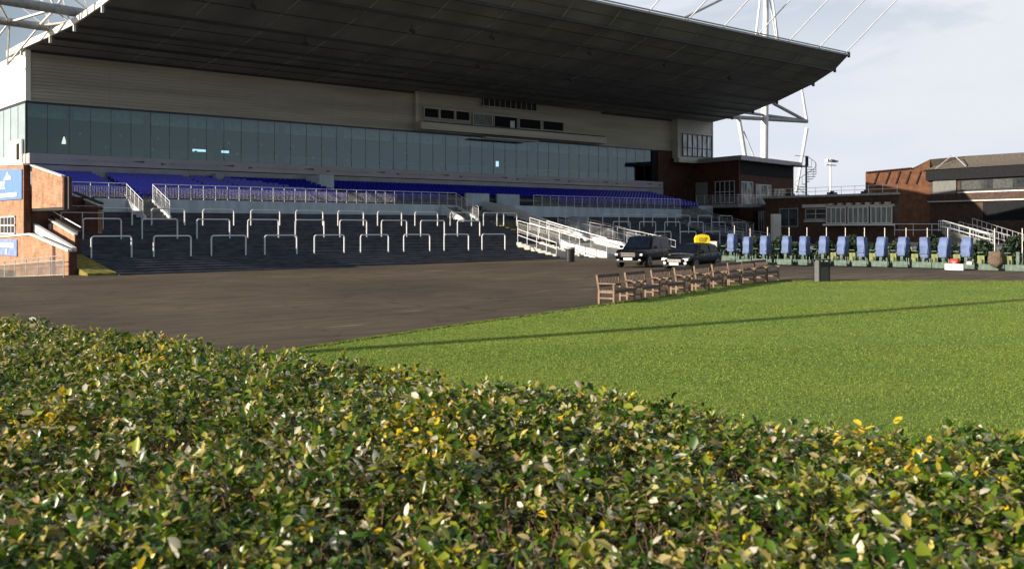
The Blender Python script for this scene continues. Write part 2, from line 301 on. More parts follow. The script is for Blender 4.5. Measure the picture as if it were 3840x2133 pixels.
# lawn
edge = [(-6, 13.2), (2, 15.4), (9.5, 17.5), (11.9, 18.25), (14.5, 19.1), (17.3, 19.85), (21.4, 20.95), (24.3, 21.75), (29.7, 23.4), (33, 24.35), (35.6, 24.65), (37.2, 24.3), (38.5, 23.35), (39.8, 22.1), (42.1, 19.8), (43.8, 17.6), (44.6, 15.5), (44.5, 10), (42, 2), (37, -6), (28, -13), (12, -16), (-6, -14)]
def catmull(p, k=6):
    o = []
    n = len(p)
    for i in range(n):
        a, b, c, d = [Vector(p[(i+j) % n]) for j in (-1, 0, 1, 2)]
        for t in range(k):
            u = t/k; o.append(.5*((2*b)+(c-a)*u+(2*a-5*b+4*c-d)*u*u+(3*b-a-3*c+d)*u**3))
    return o
E2 = catmull(edge); cen = Vector((20, 4)); rings = [0.03, .2, .4, .6, .75, .87, .95, .985, 1]
mb = MB()
for r in rings:
    for p in E2:
        q = cen+(p-cen)*r; z = zg(q.x, q.y)+(.035 if r < .99 else .012); mb.v.append((q.x, q.y, z))
n = len(E2)
for k in range(len(rings)-1):
    for i in range(n): mb.f.append((k*n+i, k*n+(i+1) % n, (k+1)*n+(i+1) % n, (k+1)*n+i))
mb.f.append(tuple(range(n)))
# skirt
base = len(mb.v)
for p in E2: mb.v.append((p.x, p.y, zg(p.x, p.y)-.05))
k = len(rings)-1
for i in range(n): mb.f.append((k*n+i, k*n+(i+1) % n, base+(i+1) % n, base+i))
struct(mb.build('lawn', M['lawn'], smooth=True))
def in_poly(x, y, poly):
    c = np.zeros(len(x), bool); n = len(poly)
    for i in range(n):
        x1, y1 = poly[i]; x2, y2 = poly[(i+1) % n]
        t = ((y1 > y) != (y2 > y)) & (x < (x2-x1)*(y-y1)/(y2-y1+1e-12)+x1); c ^= t
    return c
def cloud_mesh(name, V, F4, rnd, m, parent=None):
    """V: (n,k,3) element verts, F4: list of face index tuples for one element"""
    n, k, _ = V.shape; me = bpy.data.meshes.new(name)
    lens = [len(f) for f in F4]; loops = np.concatenate([np.array(f) for f in F4]); per = len(loops)
    me.vertices.add(n*k); me.vertices.foreach_set('co', V.reshape(-1).astype(np.float32))
    me.loops.add(n*per); me.loops.foreach_set('vertex_index', (loops[None, :]+(np.arange(n)*k)[:, None]).reshape(-1).astype(np.int32))
    me.polygons.add(n*len(F4)); st = np.cumsum([0]+lens[:-1]); me.polygons.foreach_set('loop_start', (st[None, :]+(np.arange(n)*per)[:, None]).reshape(-1).astype(np.int32))
    me.polygons.foreach_set('loop_total', np.tile(lens, n).astype(np.int32)); me.update(calc_edges=True)
    at = me.attributes.new('rnd', 'FLOAT', 'POINT'); at.data.foreach_set('value', np.repeat(rnd, k).astype(np.float32))
    me.materials.append(m); o = bpy.data.objects.new(name, me); COL.objects.link(o)
    if parent: o.parent = parent
    return o
# grass blades (dense near, thinning away)
def make_grass():
    pts = []
    poly = [(p.x, p.y) for p in E2]; f = np.array([.653, .757]); r = np.array([.757, -.653])
    for d0, d1, dens in ((6, 12, 900), (12, 20, 500), (20, 30, 230), (30, 46, 90)):
        area = (d1**2-d0**2)*.56; nn = int(area*dens)
        d = np.sqrt(RNG.uniform(d0**2, d1**2, nn)); k = RNG.uniform(-.3, .56, nn); x = d*(f[0]+k*r[0]); y = d*(f[1]+k*r[1])
        ok = in_poly(x, y, poly); pts.append(np.stack([x[ok], y[ok], d[ok]], 1))
    ee = np.array([(p.x, p.y) for p in E2]); m_ = 52000; t_ = RNG.uniform(0, len(ee)-1.01, m_); i_ = t_.astype(int); fr_ = (t_-i_)[:, None]; q_ = ee[i_]*(1-fr_)+ee[i_+1]*fr_+RNG.normal(0, .035, (m_, 2))*(1+.8*np.sin(i_*.9+t_*3))[:, None]
    ok = (q_[:, 1] > 12)|(q_[:, 0] > 38); q_ = q_[ok]; pts.append(np.stack([q_[:, 0], q_[:, 1], np.full(len(q_), 22.)], 1))
    P = np.concatenate(pts); n = len(P); z = .15*np.clip((P[:, 0]-17)/33, 0, 1)+.025
    h = RNG.uniform(.018, .042, n); w = .004+.0011*P[:, 2]**.75; a = RNG.uniform(0, 2*np.pi, n); la = RNG.uniform(0, 2*np.pi, n); ll = RNG.uniform(.2, 1.0, n)*h
    V = np.zeros((n, 3, 3)); c = np.cos(a)*w; s = np.sin(a)*w
    V[:, 0] = np.stack([P[:, 0]-c, P[:, 1]-s, z], 1); V[:, 1] = np.stack([P[:, 0]+c, P[:, 1]+s, z], 1)
    V[:, 2] = np.stack([P[:, 0]+np.cos(la)*ll, P[:, 1]+np.sin(la)*ll, z+h], 1)
    gm = leaf_mat('grass_blade', [(0, (.085, .140, .014)), (.5, (.165, .235, .036)), (.9, (.25, .32, .06)), (1, (.32, .32, .12))], .6, .35, .2)
    o = cloud_mesh('grass', V, [(0, 1, 2)], RNG.random(n), gm); o['kind'] = 'stuff'; o['label'] = 'short mown green grass blades over the lawn'; o['category'] = 'grass'
make_grass()

# ------------------------------------------------------------------ hedge
def make_hedge():
    edge_far = [(1.2, 14.5), (1.9, 11.8), (2.45, 9.6), (2.95, 7.2), (3.2, 5.6), (3.36, 3.9), (3.6, 2.4), (3.82, 1.3), (4.1, -.6), (4.3, -2.0)]
    near = [(1.4, -2.0), (.5, -.5), (.28, 1.0), (.0, 3), (-.35, 6), (-1.0, 10), (-1.9, 14.5)]
    poly = edge_far+near
    root = thing('hedge', 'clipped green hedge with glossy and yellow leaves, cream undersides and painted glints, filling the foreground', 'hedge', (2, 4, 0))
    # inner twiggy core
    mb = MB(); P = [Vector(p) for p in poly]; c = Vector((1.7, 5.0)); nn = len(P)
    for z, s in ((0, .93), (1.35, .955), (1.46, .92)):
        for p in P: q = c+(p-c)*s; mb.v.append((q.x, q.y, z))
    for k in range(2):
        for i in range(nn): mb.f.append((k*nn+i, k*nn+(i+1) % nn, (k+1)*nn+(i+1) % nn, (k+1)*nn+i))
    mb.f.append(tuple(range(2*nn, 3*nn)))
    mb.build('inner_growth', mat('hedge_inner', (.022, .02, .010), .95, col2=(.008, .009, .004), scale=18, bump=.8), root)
    ns_ = 60000
    x = RNG.uniform(-2, 4.4, ns_*3); y = RNG.uniform(-2, 14.5, ns_*3); ok = in_poly(x, y, poly)
    f = x*.653+y*.757; k = (x*.757-y*.653)/np.maximum(f, .05); keep = ok & ((RNG.random(ns_*3) < .22) | ((f > .8) & (np.abs(k) < .62)))
    x = x[keep][:ns_]; y = y[keep][:ns_]; ns_ = len(x)
    top = 1.575+.028*np.sin(x*2.1+.7*y)+.02*np.sin(y*3.3-x)+.020*np.sin(7*x+5*y)+.016*np.sin(13*x-9*y)+.014*np.sin(23*x+17*y)+.012*np.sin(41*x-33*y)
    z = top-RNG.random(ns_)**1.3*.15; sp = RNG.random(ns_) < .012; z[sp] = top[sp]+RNG.uniform(.0, .04, sp.sum())
    per = 4; sid = np.repeat(np.arange(ns_), per); kk = np.tile(np.arange(per), ns_); tilt = RNG.normal(0, .35, (ns_, 2)); srnd = RNG.random(ns_); saz = RNG.uniform(0, 2*np.pi, ns_); ssz = RNG.uniform(.45, 1.2, ns_)
    hgt = kk*RNG.uniform(.004, .011, len(sid)); x = x[sid]+tilt[sid, 0]*hgt; y = y[sid]+tilt[sid, 1]*hgt; z = z[sid]+hgt; n = len(x)
    # far face leaves
    m2 = 9000; E = np.array(edge_far); t = RNG.uniform(0, len(E)-1.001, m2); i = t.astype(int); fr = (t-i)[:, None]; q = E[i]*(1-fr)+E[i+1]*fr
    x = np.append(x, q[:, 0]+RNG.normal(0, .05, m2)); y = np.append(y, q[:, 1]+RNG.normal(0, .03, m2)); z = np.append(z, RNG.uniform(.3, 1.57, m2)); n = len(x)
    sid2 = np.append(sid, RNG.integers(0, ns_, m2)); Ln = RNG.uniform(.026, .052, n)*ssz[sid2]*(1+.3*(RNG.random(n) < .05)); wd = Ln*RNG.uniform(.20, .30, n)
    az = saz[sid2]+np.append(kk, RNG.integers(0, 6, m2))*2.4+RNG.normal(0, .3, n); el = RNG.normal(.50, .42, n); roll = RNG.normal(0, .45, n)
    D = np.stack([np.cos(az)*np.cos(el), np.sin(az)*np.cos(el), np.sin(el)], 1)
    up = np.tile([0, 0, 1.0], (n, 1)); S = np.cross(D, up); S /= np.linalg.norm(S, axis=1)[:, None]+1e-9; U = np.cross(S, D)
    S2 = S*np.cos(roll)[:, None]+U*np.sin(roll)[:, None]; U2 = -S*np.sin(roll)[:, None]+U*np.cos(roll)[:, None]
    B = np.stack([x, y, z], 1); cu = RNG.uniform(-.05, .28, n); fold = RNG.uniform(.1, .5, n)
    def pt(a, s, ww): # a along, s side (-1/0/1), ww width factor
        return B+D*(Ln*a)[:, None]-U2*(Ln*cu*a*a)[:, None]+S2*(wd*ww*s)[:, None]+U2*(wd*ww*abs(s)*fold)[:, None]
    V = np.stack([pt(0, 0, 0), pt(.3, -1, .85), pt(.3, 0, 0), pt(.3, 1, .85), pt(.68, -1, .95), pt(.68, 0, 0), pt(.68, 1, .95), pt(1.0, 0, 0)], 1)
    F = [(0, 2, 1), (0, 3, 2), (1, 2, 5, 4), (2, 3, 6, 5), (4, 5, 7), (5, 6, 7)]
    r = np.clip(srnd[sid2]*.62+RNG.random(n)*.38, 0, 1)*.885; odd = RNG.random(n); r[odd < .19] = RNG.uniform(.74, .895, (odd < .19).sum()); r[odd > .925] = RNG.uniform(.935, 1, (odd > .925).sum()); r[(odd > .912) & (odd < .922)] = RNG.uniform(.9, .93, ((odd > .912) & (odd < .922)).sum())
    # yellow leaves gather in patches
    pn = np.sin(x*3.1+1.3)*np.sin(y*2.3+.4)+.6*np.sin(x*6.3-y*4.1)
    yel = (pn > .75) & (RNG.random(n) < .17); r[yel] = RNG.uniform(.9, .926, yel.sum())
    lm = leaf_mat('hedge_leaf', [(0, (.016, .046, .005)), (.36, (.042, .100, .009)), (.58, (.130, .190, .016)), (.72, (.33, .36, .035)), (.80, (.28, .22, .06)), (.87, (.50, .42, .19)), (.90, (.62, .52, .03)), (.925, (.66, .42, .02)), (.935, (.55, .52, .38)), (.99, (.74, .70, .56)), (1, (.46, .20, .04))], .30, .30, .36)  # cream stops paint sun glints as well as pale undersides
    cloud_mesh('foliage', V-np.array([2, 4, 0]), F, r, lm, root)
    # twigs
    m3 = 34000; tx = RNG.uniform(-2, 4.3, m3*2); ty = RNG.uniform(-2, 14, m3*2); ok = in_poly(tx, ty, poly); tx = tx[ok][:m3]; ty = ty[ok][:m3]; m3 = len(tx)
    b = np.stack([tx, ty, np.full(m3, 1.42)+RNG.uniform(0, .06, m3)], 1); e = b+np.stack([RNG.normal(0, .05, m3), RNG.normal(0, .05, m3), RNG.uniform(.04, .115, m3)], 1)
    w = .002; V = np.stack([b+[w, 0, 0], b+[-w, w, 0], b+[-w, -w, 0], e+[w*.7, 0, 0], e+[-w*.7, w*.7, 0], e+[-w*.7, -w*.7, 0]], 1)
    cloud_mesh('twigs', V-np.array([2, 4, 0]), [(0, 1, 4, 3), (1, 2, 5, 4), (2, 0, 3, 5)], RNG.random(m3), M['bark'], root)
make_hedge()

# ------------------------------------------------------------------ grandstand
S9 = .9286
GS = thing('grandstand', 'long white and glass grandstand with a huge dark sweeping roof over blue terraces', 'grandstand', (17.8, 51, 0))
def tz(y):
    P = [(51, 0), (56.5, .74), (60.4, 1.73), (63.9, 2.45), (68.6, 3.5), (80, 6.1)]
    for (a, za), (b, zb) in zip(P[:-1], P[1:]):
        if y <= b: return za+(zb-za)*(y-a)/(b-a)
    return P[-1][1]
def stepped(x0, x1, y0, y1, step=.8, base=-.3, zf=tz):
    n = round((y1-y0)/step); poly = [(y0, base)]
    z = max(zf(y0), 0)
    for i in range(n):
        ya = y0+(y1-y0)*i/n; yb = y0+(y1-y0)*(i+1)/n; zz = zf((ya+yb)/2)+.04
        poly += [(ya, zz), (yb, zz)]
    poly += [(y1, base)]
    return MB().prism(poly, 'x', x0, x1)
stepped(17.8, 50, 51, 68.6).build('terrace', M['navy'], GS)
stepped(50.0, 58.7, 57.4, 68.6).build('terrace', M['navy'], GS)
stepped(66.1, 89, 50.6, 68.6).build('terrace', M['navy'], GS)
stepped(59.1, 66.0, 50.6, 61.8).build('terrace', M['navy'], GS)
MB().box(59.1, 65.9, 61.8, 68.0, -.2, 2.05).build('passage_floor', M['tread'], GS)
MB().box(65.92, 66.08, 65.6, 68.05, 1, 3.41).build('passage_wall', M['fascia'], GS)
stepped(54.2, 58.6, 61.6, 66.2, zf=lambda y: tz(y)+.03).build('mossy_steps', M['moss'], GS)
for i in range(22):
    ya = 51+.8*i; zz = max(tz(ya+.4), 0)+.04
    MB().box(17.85, 49.95, ya-.003, ya+.055, zz-.02, zz+.004).build('step_nosing', M['nosing'], GS)
# steps through the gap, behind the terrace
stepped(53.1, 58.6, 68.6, 72.2, .8, 1, lambda y: 3.5+(y-68.6)*.16).build('stairs', M['tread'], GS)
# seating tier (stepped concrete) with gaps
def tierz(y): return 4.22+(y-69.0)*.205
def tier(x0, x1, y0=69.4, y1=77.0): stepped(x0, x1, y0, y1, .85, 2, tierz).build('seating_tier', M['tread'], GS)
tier(20.8, 52.9); tier(52.9, 66.6, 73.0, 77.0); tier(66.6, 88.5)
# fascia of the tier
FB, FT = 3.42, 4.38
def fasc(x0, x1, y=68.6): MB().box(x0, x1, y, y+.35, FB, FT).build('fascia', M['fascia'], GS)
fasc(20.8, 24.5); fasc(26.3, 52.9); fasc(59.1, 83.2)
MB().box(66.6, 83.2, 68.95, 69.4, 3, 4.3).box(26.3, 52.9, 68.95, 69.4, 3, 4.3).box(20.8, 24.5, 68.95, 69.4, 3, 4.3).build('walkway', M['tread'], GS)
# vomitory block
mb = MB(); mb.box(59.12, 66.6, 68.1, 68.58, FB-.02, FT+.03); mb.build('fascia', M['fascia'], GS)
MB().box(59.6, 65.9, 68.05, 68.5, 2.2, FB-.03).build('doorway', M['dark'], GS)
MB().prism([(74.3, 2.8), (74.3, 5.2), (68.4, 4.34), (62.3, 2.75), (62.3, 2.1), (68.4, 3.0)], 'x', 58.75, 59.08).build('cheek_wall', M['white'], GS)
for xa, xb in ((56.7, 59.5), (60.5, 63.3)):
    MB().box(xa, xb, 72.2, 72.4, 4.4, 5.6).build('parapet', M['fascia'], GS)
MB().box(53.0, 66.5, 72.5, 72.98, 3.2, 4.95).build('doorway', M['dark'], GS)
MB().box(59.1, 66.5, 69.0, 72.5, 3.0, 3.5).build('passage_floor', M['tread'], GS)
# tier stairs (two pairs of cheeks with steps between)
def tier_stair(x0, x1, y0=65.6):
    n = 7; poly = [(y0, 2.5)]
    for i in range(n):
        ya = y0+(69.4-y0)*i/n; yb = y0+(69.4-y0)*(i+1)/n; z = tz(y0)+(FT-tz(y0))*(i+1)/n; poly += [(ya, z), (yb, z)]
    poly += [(69.4, 2.5)]; MB().prism(poly, 'x', x0+.12, x1-.12).build('stairs', M['tread'], GS)
    for xx in (x0, x1-.12):
        MB().prism([(y0-.1, tz(y0)-.3), (y0-.1, tz(y0)+.35), (68.59, FT), (68.59, 3.2)], 'x', xx, xx+.12).build('stringer', M['white'], GS)
tier_stair(24.5, 26.3); tier_stair(51.2, 52.88)
stepped(25.1, 25.75, 69.4, 77.0, .42, 2, lambda y: tierz(y)+.12).build('aisle', M['tread'], GS)
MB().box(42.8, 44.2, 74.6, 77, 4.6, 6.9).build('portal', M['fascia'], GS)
MB().box(34.25, 34.95, 76.2, 77, 4.6, 6.8).build('portal', M['band'], GS)
# main upper body of the stand
XL, XR = 20.5, 99.0
Z0, Z1 = 7.8, 11.5
def mullions(mb, x0, x1, pitch, y, z0, z1): 
    x = x0
    while x <= x1+.01: mb.box(x-.012, x+.012, y+.01, y+.04, z0, z1); x += pitch
# back structure
MB().box(XL+.15, 90, 77.0, 77.95, 2, 6.5).build('tier_back_wall', M['band'], GS)
MB().box(XL, 90, 77.02, 77.98, 7.05, Z0).build('balcony_panel', mat('upper_panel', (.36, .35, .37), .45, var=.08, scale=.5), GS)
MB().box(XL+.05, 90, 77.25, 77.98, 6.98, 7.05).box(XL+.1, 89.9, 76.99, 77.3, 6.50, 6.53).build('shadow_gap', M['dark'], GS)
MB().box(XL+.05, 90, 76.97, 77.25, 6.5, 6.98).box(XL+.05, 90, 77.25, 77.9, 6.53, 6.95).build('balcony_panel', M['band'], GS)
FRM = mat('faded_red_mark', (.13, .09, .085), .6)
for i in range(9):                      # markings along the panel
    x = 23.5+i*7.4; t = MB(); bp_ = GS
    t.box(x-.1, x+3.9, 77.004, 77.019, 7.40, 7.43)
    for q in range(9):
        w = .25+.3*((q*7+i*3) % 4)/3; t.box(x+.46*q-.1, x+.46*q-.1+w*.7, 77.0, 77.019, 7.36, 7.50)
    t.build('lettering', M['greymet'], GS)
    for tri in ([(x+5.3, 7.40), (x+5.3, 7.58), (x+4.2, 7.49)], [(x+6.6, 7.30), (x+6.6, 7.50), (x+7.1, 7.38)]): MB().prism(tri, 'y', 77.0, 77.019).build('arrow_mark', FRM, GS)
# glazing
gl = MB().add([(XL, 78, Z0), (90, 78, Z0), (90, 78, Z1), (XL, 78, Z1)], [(0, 1, 2, 3)]).build('glazing', M['glass'], GS)
mu = MB(); mullions(mu, XL+1.5, 89.9, 1.53, 77.97, Z0, Z1); mu.build('mullions', mat('dark_teal_mullion', (.05, .065, .07), .5), gl)
ge = MB().add([(XL, 78, Z0), (XL, 112, Z0), (XL, 112, Z1), (XL, 78, Z1)], [(0, 1, 2, 3)]).build('end_glazing', mat('end_glass', (.34, .42, .45), .12, var=.15, scale=.25, stretch=(1, .6, 2), spec=.8), GS)
m2 = MB()
y = 80.0
while y < 112: m2.box(XL-.03, XL-.002, y-.03, y+.03, Z0, Z1); y += 2.0
m2.build('mullions', M['greymet'], ge)
MB().box(XL-.04, XL+.1, 77.9, 78.04, Z0, Z1+.1).build('corner_post', M['blackmet'], GS)
MB().box(XL-.06, 90.1, 77.86, 78.06, Z1, Z1+.14).box(XL-.06, XL+.1, 78.1, 112, Z1, Z1+.18).box(XL, 90, 77.9, 78.04, Z0-.001, Z0+.06).build('window_head', M['blackmet'], GS)
# interior
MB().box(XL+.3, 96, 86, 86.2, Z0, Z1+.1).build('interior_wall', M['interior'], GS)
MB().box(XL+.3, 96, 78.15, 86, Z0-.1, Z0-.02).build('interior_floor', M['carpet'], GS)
MB().box(XL+.3, 96, 78.15, 86, Z1+.02, Z1+.1).build('interior_ceiling', M['ceil'], GS)
MB().box(XL+.3, 96, 80.4, 80.6, Z1-.75, Z1+.02).build('bulkhead', M['ceil'], GS)
mb = MB()
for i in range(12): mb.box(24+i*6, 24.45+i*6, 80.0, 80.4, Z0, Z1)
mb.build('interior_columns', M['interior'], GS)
MB().box(89.0, 90, 77.9, 86, Z0, Z1).build('glazing_end', M['fasciadk'], GS)  # dark end box, also stands for a dark reflection in the glass
MB().box(XL+.3, 89, 82.5, 82.7, Z0, Z0+1.15).build('counter', mat('interior_counter', (.13, .19, .21), .6, var=.3, scale=.6), GS)
MB().box(XL+1.0, 27.5, 80.9, 81.0, Z0, Z0+1.25).build('screen_panel', M['interior'], GS)
# cladding (lap boards)
def lap(x0, x1, y, z0, z1, n, d=.085, parent=GS, m='clad', name='cladding'):
    poly = [(y+.3, z0)]
    for i in range(n):
        a = z0+(z1-z0)*i/n; b = z0+(z1-z0)*(i+1)/n; poly += [(y-d, a), (y-d, a+.03), (y, b)]
    poly += [(y+.3, z1)]; return MB().prism(poly, 'x', x0, x1).build(name, M[m], parent)
ZT = 15.4
lap(XL+.02, 54.9, 78.0, Z1+.14, ZT, 15); lap(80.2, 92.6, 78.0, Z1+.14, ZT+.6, 17); lap(54.9, 80.2, 77.7, Z1+.14, ZT+.4, 16)
mb = MB()
for x in [26.5, 33, 39.5, 46, 52.5]: mb.box(x-.02, x+.02, 77.925, 77.95, Z1+.14, ZT)
mb.box(54.85, 55.15, 77.55, 77.66, Z1+.14, ZT); mb.build('cover_strips', M['clad'], GS)
poly = [(78.0, Z1+.18)]
mb = MB().box(XL-.02, XL+.3, 78.02, 112, Z1+.18, ZT-.1)
mb.build('end_cladding', M['cream'], GS)
mb = MB()
for i in range(1, 12): mb.box(XL-.035, XL-.022, 78.1, 112, Z1+.18+i*.31, Z1+.19+i*.31)
mb.build('panel_joints', M['clad2'], GS)
MB().box(XL-.05, XL+.3, 77.84, 78.0, Z1+.16, ZT).build('corner_trim', M['cream'], GS)
# end wall under the glass
MB().box(XL-.05, XL+.3, 78.0, 112, 5.5, Z0-.02).build('end_band', M['cream'], GS)
# commentary boxes
cb = MB().box(54.9, 80.1, 76.7, 77.6, 11.75, 12.45).build('ledge', M['clad'], GS)
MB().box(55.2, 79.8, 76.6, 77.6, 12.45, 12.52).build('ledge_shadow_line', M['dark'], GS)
wn = 0
for xa, xb, za, zb in ((55.8, 57.5, 13.0, 13.85), (57.7, 59.4, 13.0, 13.85), (59.6, 61.3, 13.0, 13.85), (61.8, 64.2, 12.7, 13.75), (64.5, 67.6, 12.65, 13.75), (67.9, 70.9, 12.75, 13.7), (71.2, 74.2, 12.8, 13.7)):
    f = MB().box(xa-.08, xb+.08, 77.42, 77.6, za-.1, za).box(xa-.08, xb+.08, 77.42, 77.6, zb, zb+.1).box(xa-.08, xa, 77.42, 77.6, za, zb).box(xb, xb+.08, 77.42, 77.6, za, zb).build('window', M['clad2'], GS)
    MB().box(xa, xb, 77.56, 77.60, za, zb).build('pane', M['fasciadk'] if wn not in (3,) else M['curtain'], f)
    if wn == 4: MB().box(66.7, 67.3, 77.53, 77.555, 12.7, 13.4).build('screen', mat('pale_screen', (.45, .62, .68), .3), f)
    wn += 1
MB().box(63.0, 70.2, 77.42, 77.6, 14.65, 15.5).build('upper_opening', M['dark'], GS)
mb = MB()
for x in [63.0+.72*i for i in range(11)]: mb.box(x-.025, x+.025, 77.33, 77.39, 14.6, 15.5)
mb.box(62.8, 72.5, 77.30, 77.39, 14.55, 14.65).build('opening_frame', M['clad2'], GS)
MB().box(62.5, 69.5, 76.3, 77.2, 11.3, 11.42).build('canopy_light_trough', M['clad2'], GS)
# roof
PR = [(60.2, 21.9), (62.2, 20.5), (65.4, 19.3), (71.2, 17.87), (75.3, 17.1), (79.1, 16.72), (84, 16.35), (88, 16.3)]
PR = [(a*S9, 2.4+(b-2.4)*S9) for a, b in PR]
def xl(y): return (22+.15*max(0, 84-y/S9))*S9-.15
def xr(y): return (107-.2*max(0, 84-y/S9))*S9
mb = MB()
for y, z in PR: mb.v += [(xl(y), y, z), (xr(y), y, z)]
for i in range(len(PR)-1): mb.f.append((2*i, 2*i+1, 2*i+3, 2*i+2))
o = len(mb.v)
for i, (y, z) in enumerate(PR): t = .12 if i == 0 else .55; mb.v += [(xl(y), y, z+t), (xr(y), y, z+t)]
for i in range(len(PR)-1): mb.f.append((o+2*i+1, o+2*i, o+2*i+2, o+2*i+3))
q = len(PR)-1
mb.f += [(0, o, o+1, 1), (2*q, 2*q+1, o+2*q+1, o+2*q)]+[(2*i, 2*i+2, o+2*i+2, o+2*i) for i in range(q)]+[(2*i+1, o+2*i+1, o+2*i+3, 2*i+3) for i in range(q)]
roof = mb.build('roof', M['roofsoffit'], GS)
for i, (y, z) in enumerate(PR[1:-1]):
    MB().box(xl(y)+.2, xr(y)-.2, y-.09, y+.09, z-.17, z+.02).build('purlin', M['purlin'], roof)
    y2, z2 = [(a+b)/2 for a, b in zip(PR[i], PR[i+1])]
    MB().box(xl(y2)+.2, xr(y2)-.2, y2-.025, y2+.025, z2-.05, z2+.02).build('purlin', M['purlin'], roof)
MB().bar((xl(PR[0][0]), PR[0][0]-.02, PR[0][1]), (xr(PR[0][0]), PR[0][0]-.02, PR[0][1]), .1, .16).bar((xl(PR[0][0]), PR[0][0]+.15, PR[0][1]+.3), (xr(PR[0][0]), PR[0][0]+.15, PR[0][1]+.3), .12, .1).build('gutter', M['greymet'], roof)
mb = MB()
for x in [28+i*5.4 for i in range(12)]:
    mb = MB()
    for (a, za), (b, zb) in zip(PR[:-2], PR[1:-1]):
        if x+1 < xr(a): mb.bar((x, a+.2, za-.035+(zb-za)*.06), (x, b-.2, zb-.035-(zb-za)*.06), .085, .03)
    mb.build('joint_strip', M['strip'], roof)
mb = MB(); nb = MB()
for (a, za), (b, zb) in zip(PR[:-1], PR[1:]):
    mb.bar((xl(a)-.1, a, za+.2), (xl(b)-.1, b, zb+.2), .14, .42); MB().box(xl(a)-.14, xl(a)+.02, a-.07, a+.07, za-.45, za+.2).build('edge_bracket', M['cream'], roof)
mb.build('roof_edge', M['cream'], roof)
for a, za in PR[:-1]: MB().box(xr(a)-.02, xr(a)+.12, a-.12, a+.12, za-.25, za+.35).build('edge_bracket', M['purlin'], roof)
MB().box(80, 98.0, 75.0, 94, 15.9, 20.2).build('rear_shade_block', M['clad2'], GS)  # unseen block added above the roof to shade the hall gable
MB().box(20.6, 98.5, 81.8, 112, 12, 15.2).build('rear_roof', M['greymet'], GS)
# corner tower box at the right end
lap(92.6, 99.1, 77.0, 10.75, 15.9, 17, m='clad2', name='corner_box')
MB().box(92.6, 99.1, 77.29, 84, 10.75, 15.9).build('corner_box_body', M['clad2'], GS)
MB().box(99.1, 99.3, 76.9, 84, 10.7, 15.9).build('corner_trim', M['clad'], GS)
f = MB()
for i in range(7): f.box(93.4+i*.93-.04, 93.4+i*.93+.04, 76.8, 76.94, 11.0, 13.7)
for z in (11.0, 12.0, 13.62): f.box(93.4, 98.98, 76.82, 76.94, z, z+.08)
f = f.build('window', M['blackmet'], GS)
MB().box(93.44, 98.94, 76.9, 76.948, 11.05, 13.65).build('pane', mat('bright_window', (.48, .56, .58), .1, var=.5, scale=2.5, stretch=(2, 1, .3)), f)
MB().box(92.2, 99.5, 76.4, 77.25, 10.2, 10.74).build('ledge', M['clad2'], GS)
MB().box(90.02, 97.5, 77.8, 78.3, -.2, 11.6).build('end_brickwork', M['brickdk'], GS)
# left end brickwork of the stand
def wallx(name, m, x0, x1, poly, parent=GS): return MB().prism(poly, 'x', x0, x1).build(name, M[m], parent)
def capx(x0, x1, pts, parent=GS, m='cream', h=.1):
    mb = MB(); xm = (x0+x1)/2; w = x1-x0+.1
    for (a, za), (b, zb) in zip(pts[:-1], pts[1:]): mb.bar((xm, a, za+h/2), (xm, b, zb+h/2), w, h)
    return mb.build('coping', M[m], parent)
wallx('end_parapet', 'brick', 16.4, 16.7, [(55.5, 3.5), (55.5, 5.1), (61.2, 5.95), (61.2, 3.5)]); capx(16.36, 16.48, [(55.45, 5.1), (61.2, 5.95)], h=.07)
MB().box(16.42, 16.82, 55.3, 55.49, 3.4, 5.1).build('pier', M['brickdk'], GS)  # darker brick paints the shade on this front face
MB().box(16.42, 16.9, 55.4, 61.2, 3.35, 3.49).build('lintel', M['blackmet'], GS)
MB().box(16.60, 16.65, 55.26, 55.3, 3.4, 5.1).build('corner_trim', M['cream'], GS)
MB().box(18.52, 20.8, 64, 70, 1.5, 4.3).build('end_block', M['brickdk'], GS)
wallx('stair_parapet', 'brick', 20.2, 20.45, [(61.5, 1.5), (61.5, 3.72), (66.6, 4.52), (66.6, 1.5)]); capx(20.18, 20.3, [(61.4, 3.72), (66.6, 4.54)], h=.08); capx(20.32, 20.46, [(61.4, 3.80), (66.6, 4.62)], m='blackmet', h=.1)
MB().box(16.4, 20.18, 61.5, 61.78, .5, 3.5).build('cross_wall', M['brickdk'], GS)  # wall in shade, with that shade put into darker brick
MB().box(16.95, 20.5, 61.45, 61.8, 3.5, 3.62).build('coping', M['brickdk'], GS)
MB().box(18.76, 20.18, 61.8, 64, 1.5, 3.4).build('landing', M['tread'], GS)
MB().box(17.0, 18.5, 62.2, 70, 0, 4.3).build('end_block', M['brickdk'], GS)
MB().box(17.0, 20.44, 70.2, 78, 0, 4.6).build('end_block', M['brickdk'], GS)
# sign block
wallx('sign_block', 'brick', 16.0, 20.3, [(61.3, -.8), (61.3, 6.0), (80, 6.7), (80, -.8)]) if False else None
MB().prism([(61.32, -.9), (61.32, 6.0), (82, 6.75), (82, -.9)], 'x', 16.0, 16.36).build('sign_wall', M['brick'], GS)
MB().box(16.01, 16.36, 61.26, 61.318, 1.0, 6.0).build('shaded_wall_end', M['brickdk'], GS)  # dark slab: shade on the end of the orange wall, as colour
capx(15.98, 16.14, [(61.2, 6.0), (82, 6.75)])
MB().box(16.37, 20.4, 78.1, 82, -.5, 6.4).build('link_wall', M['brick'], GS)
MB().box(16.38, 17.5, 62, 78, -.5, 2.5).build('passage_floor', M['tread'], GS)
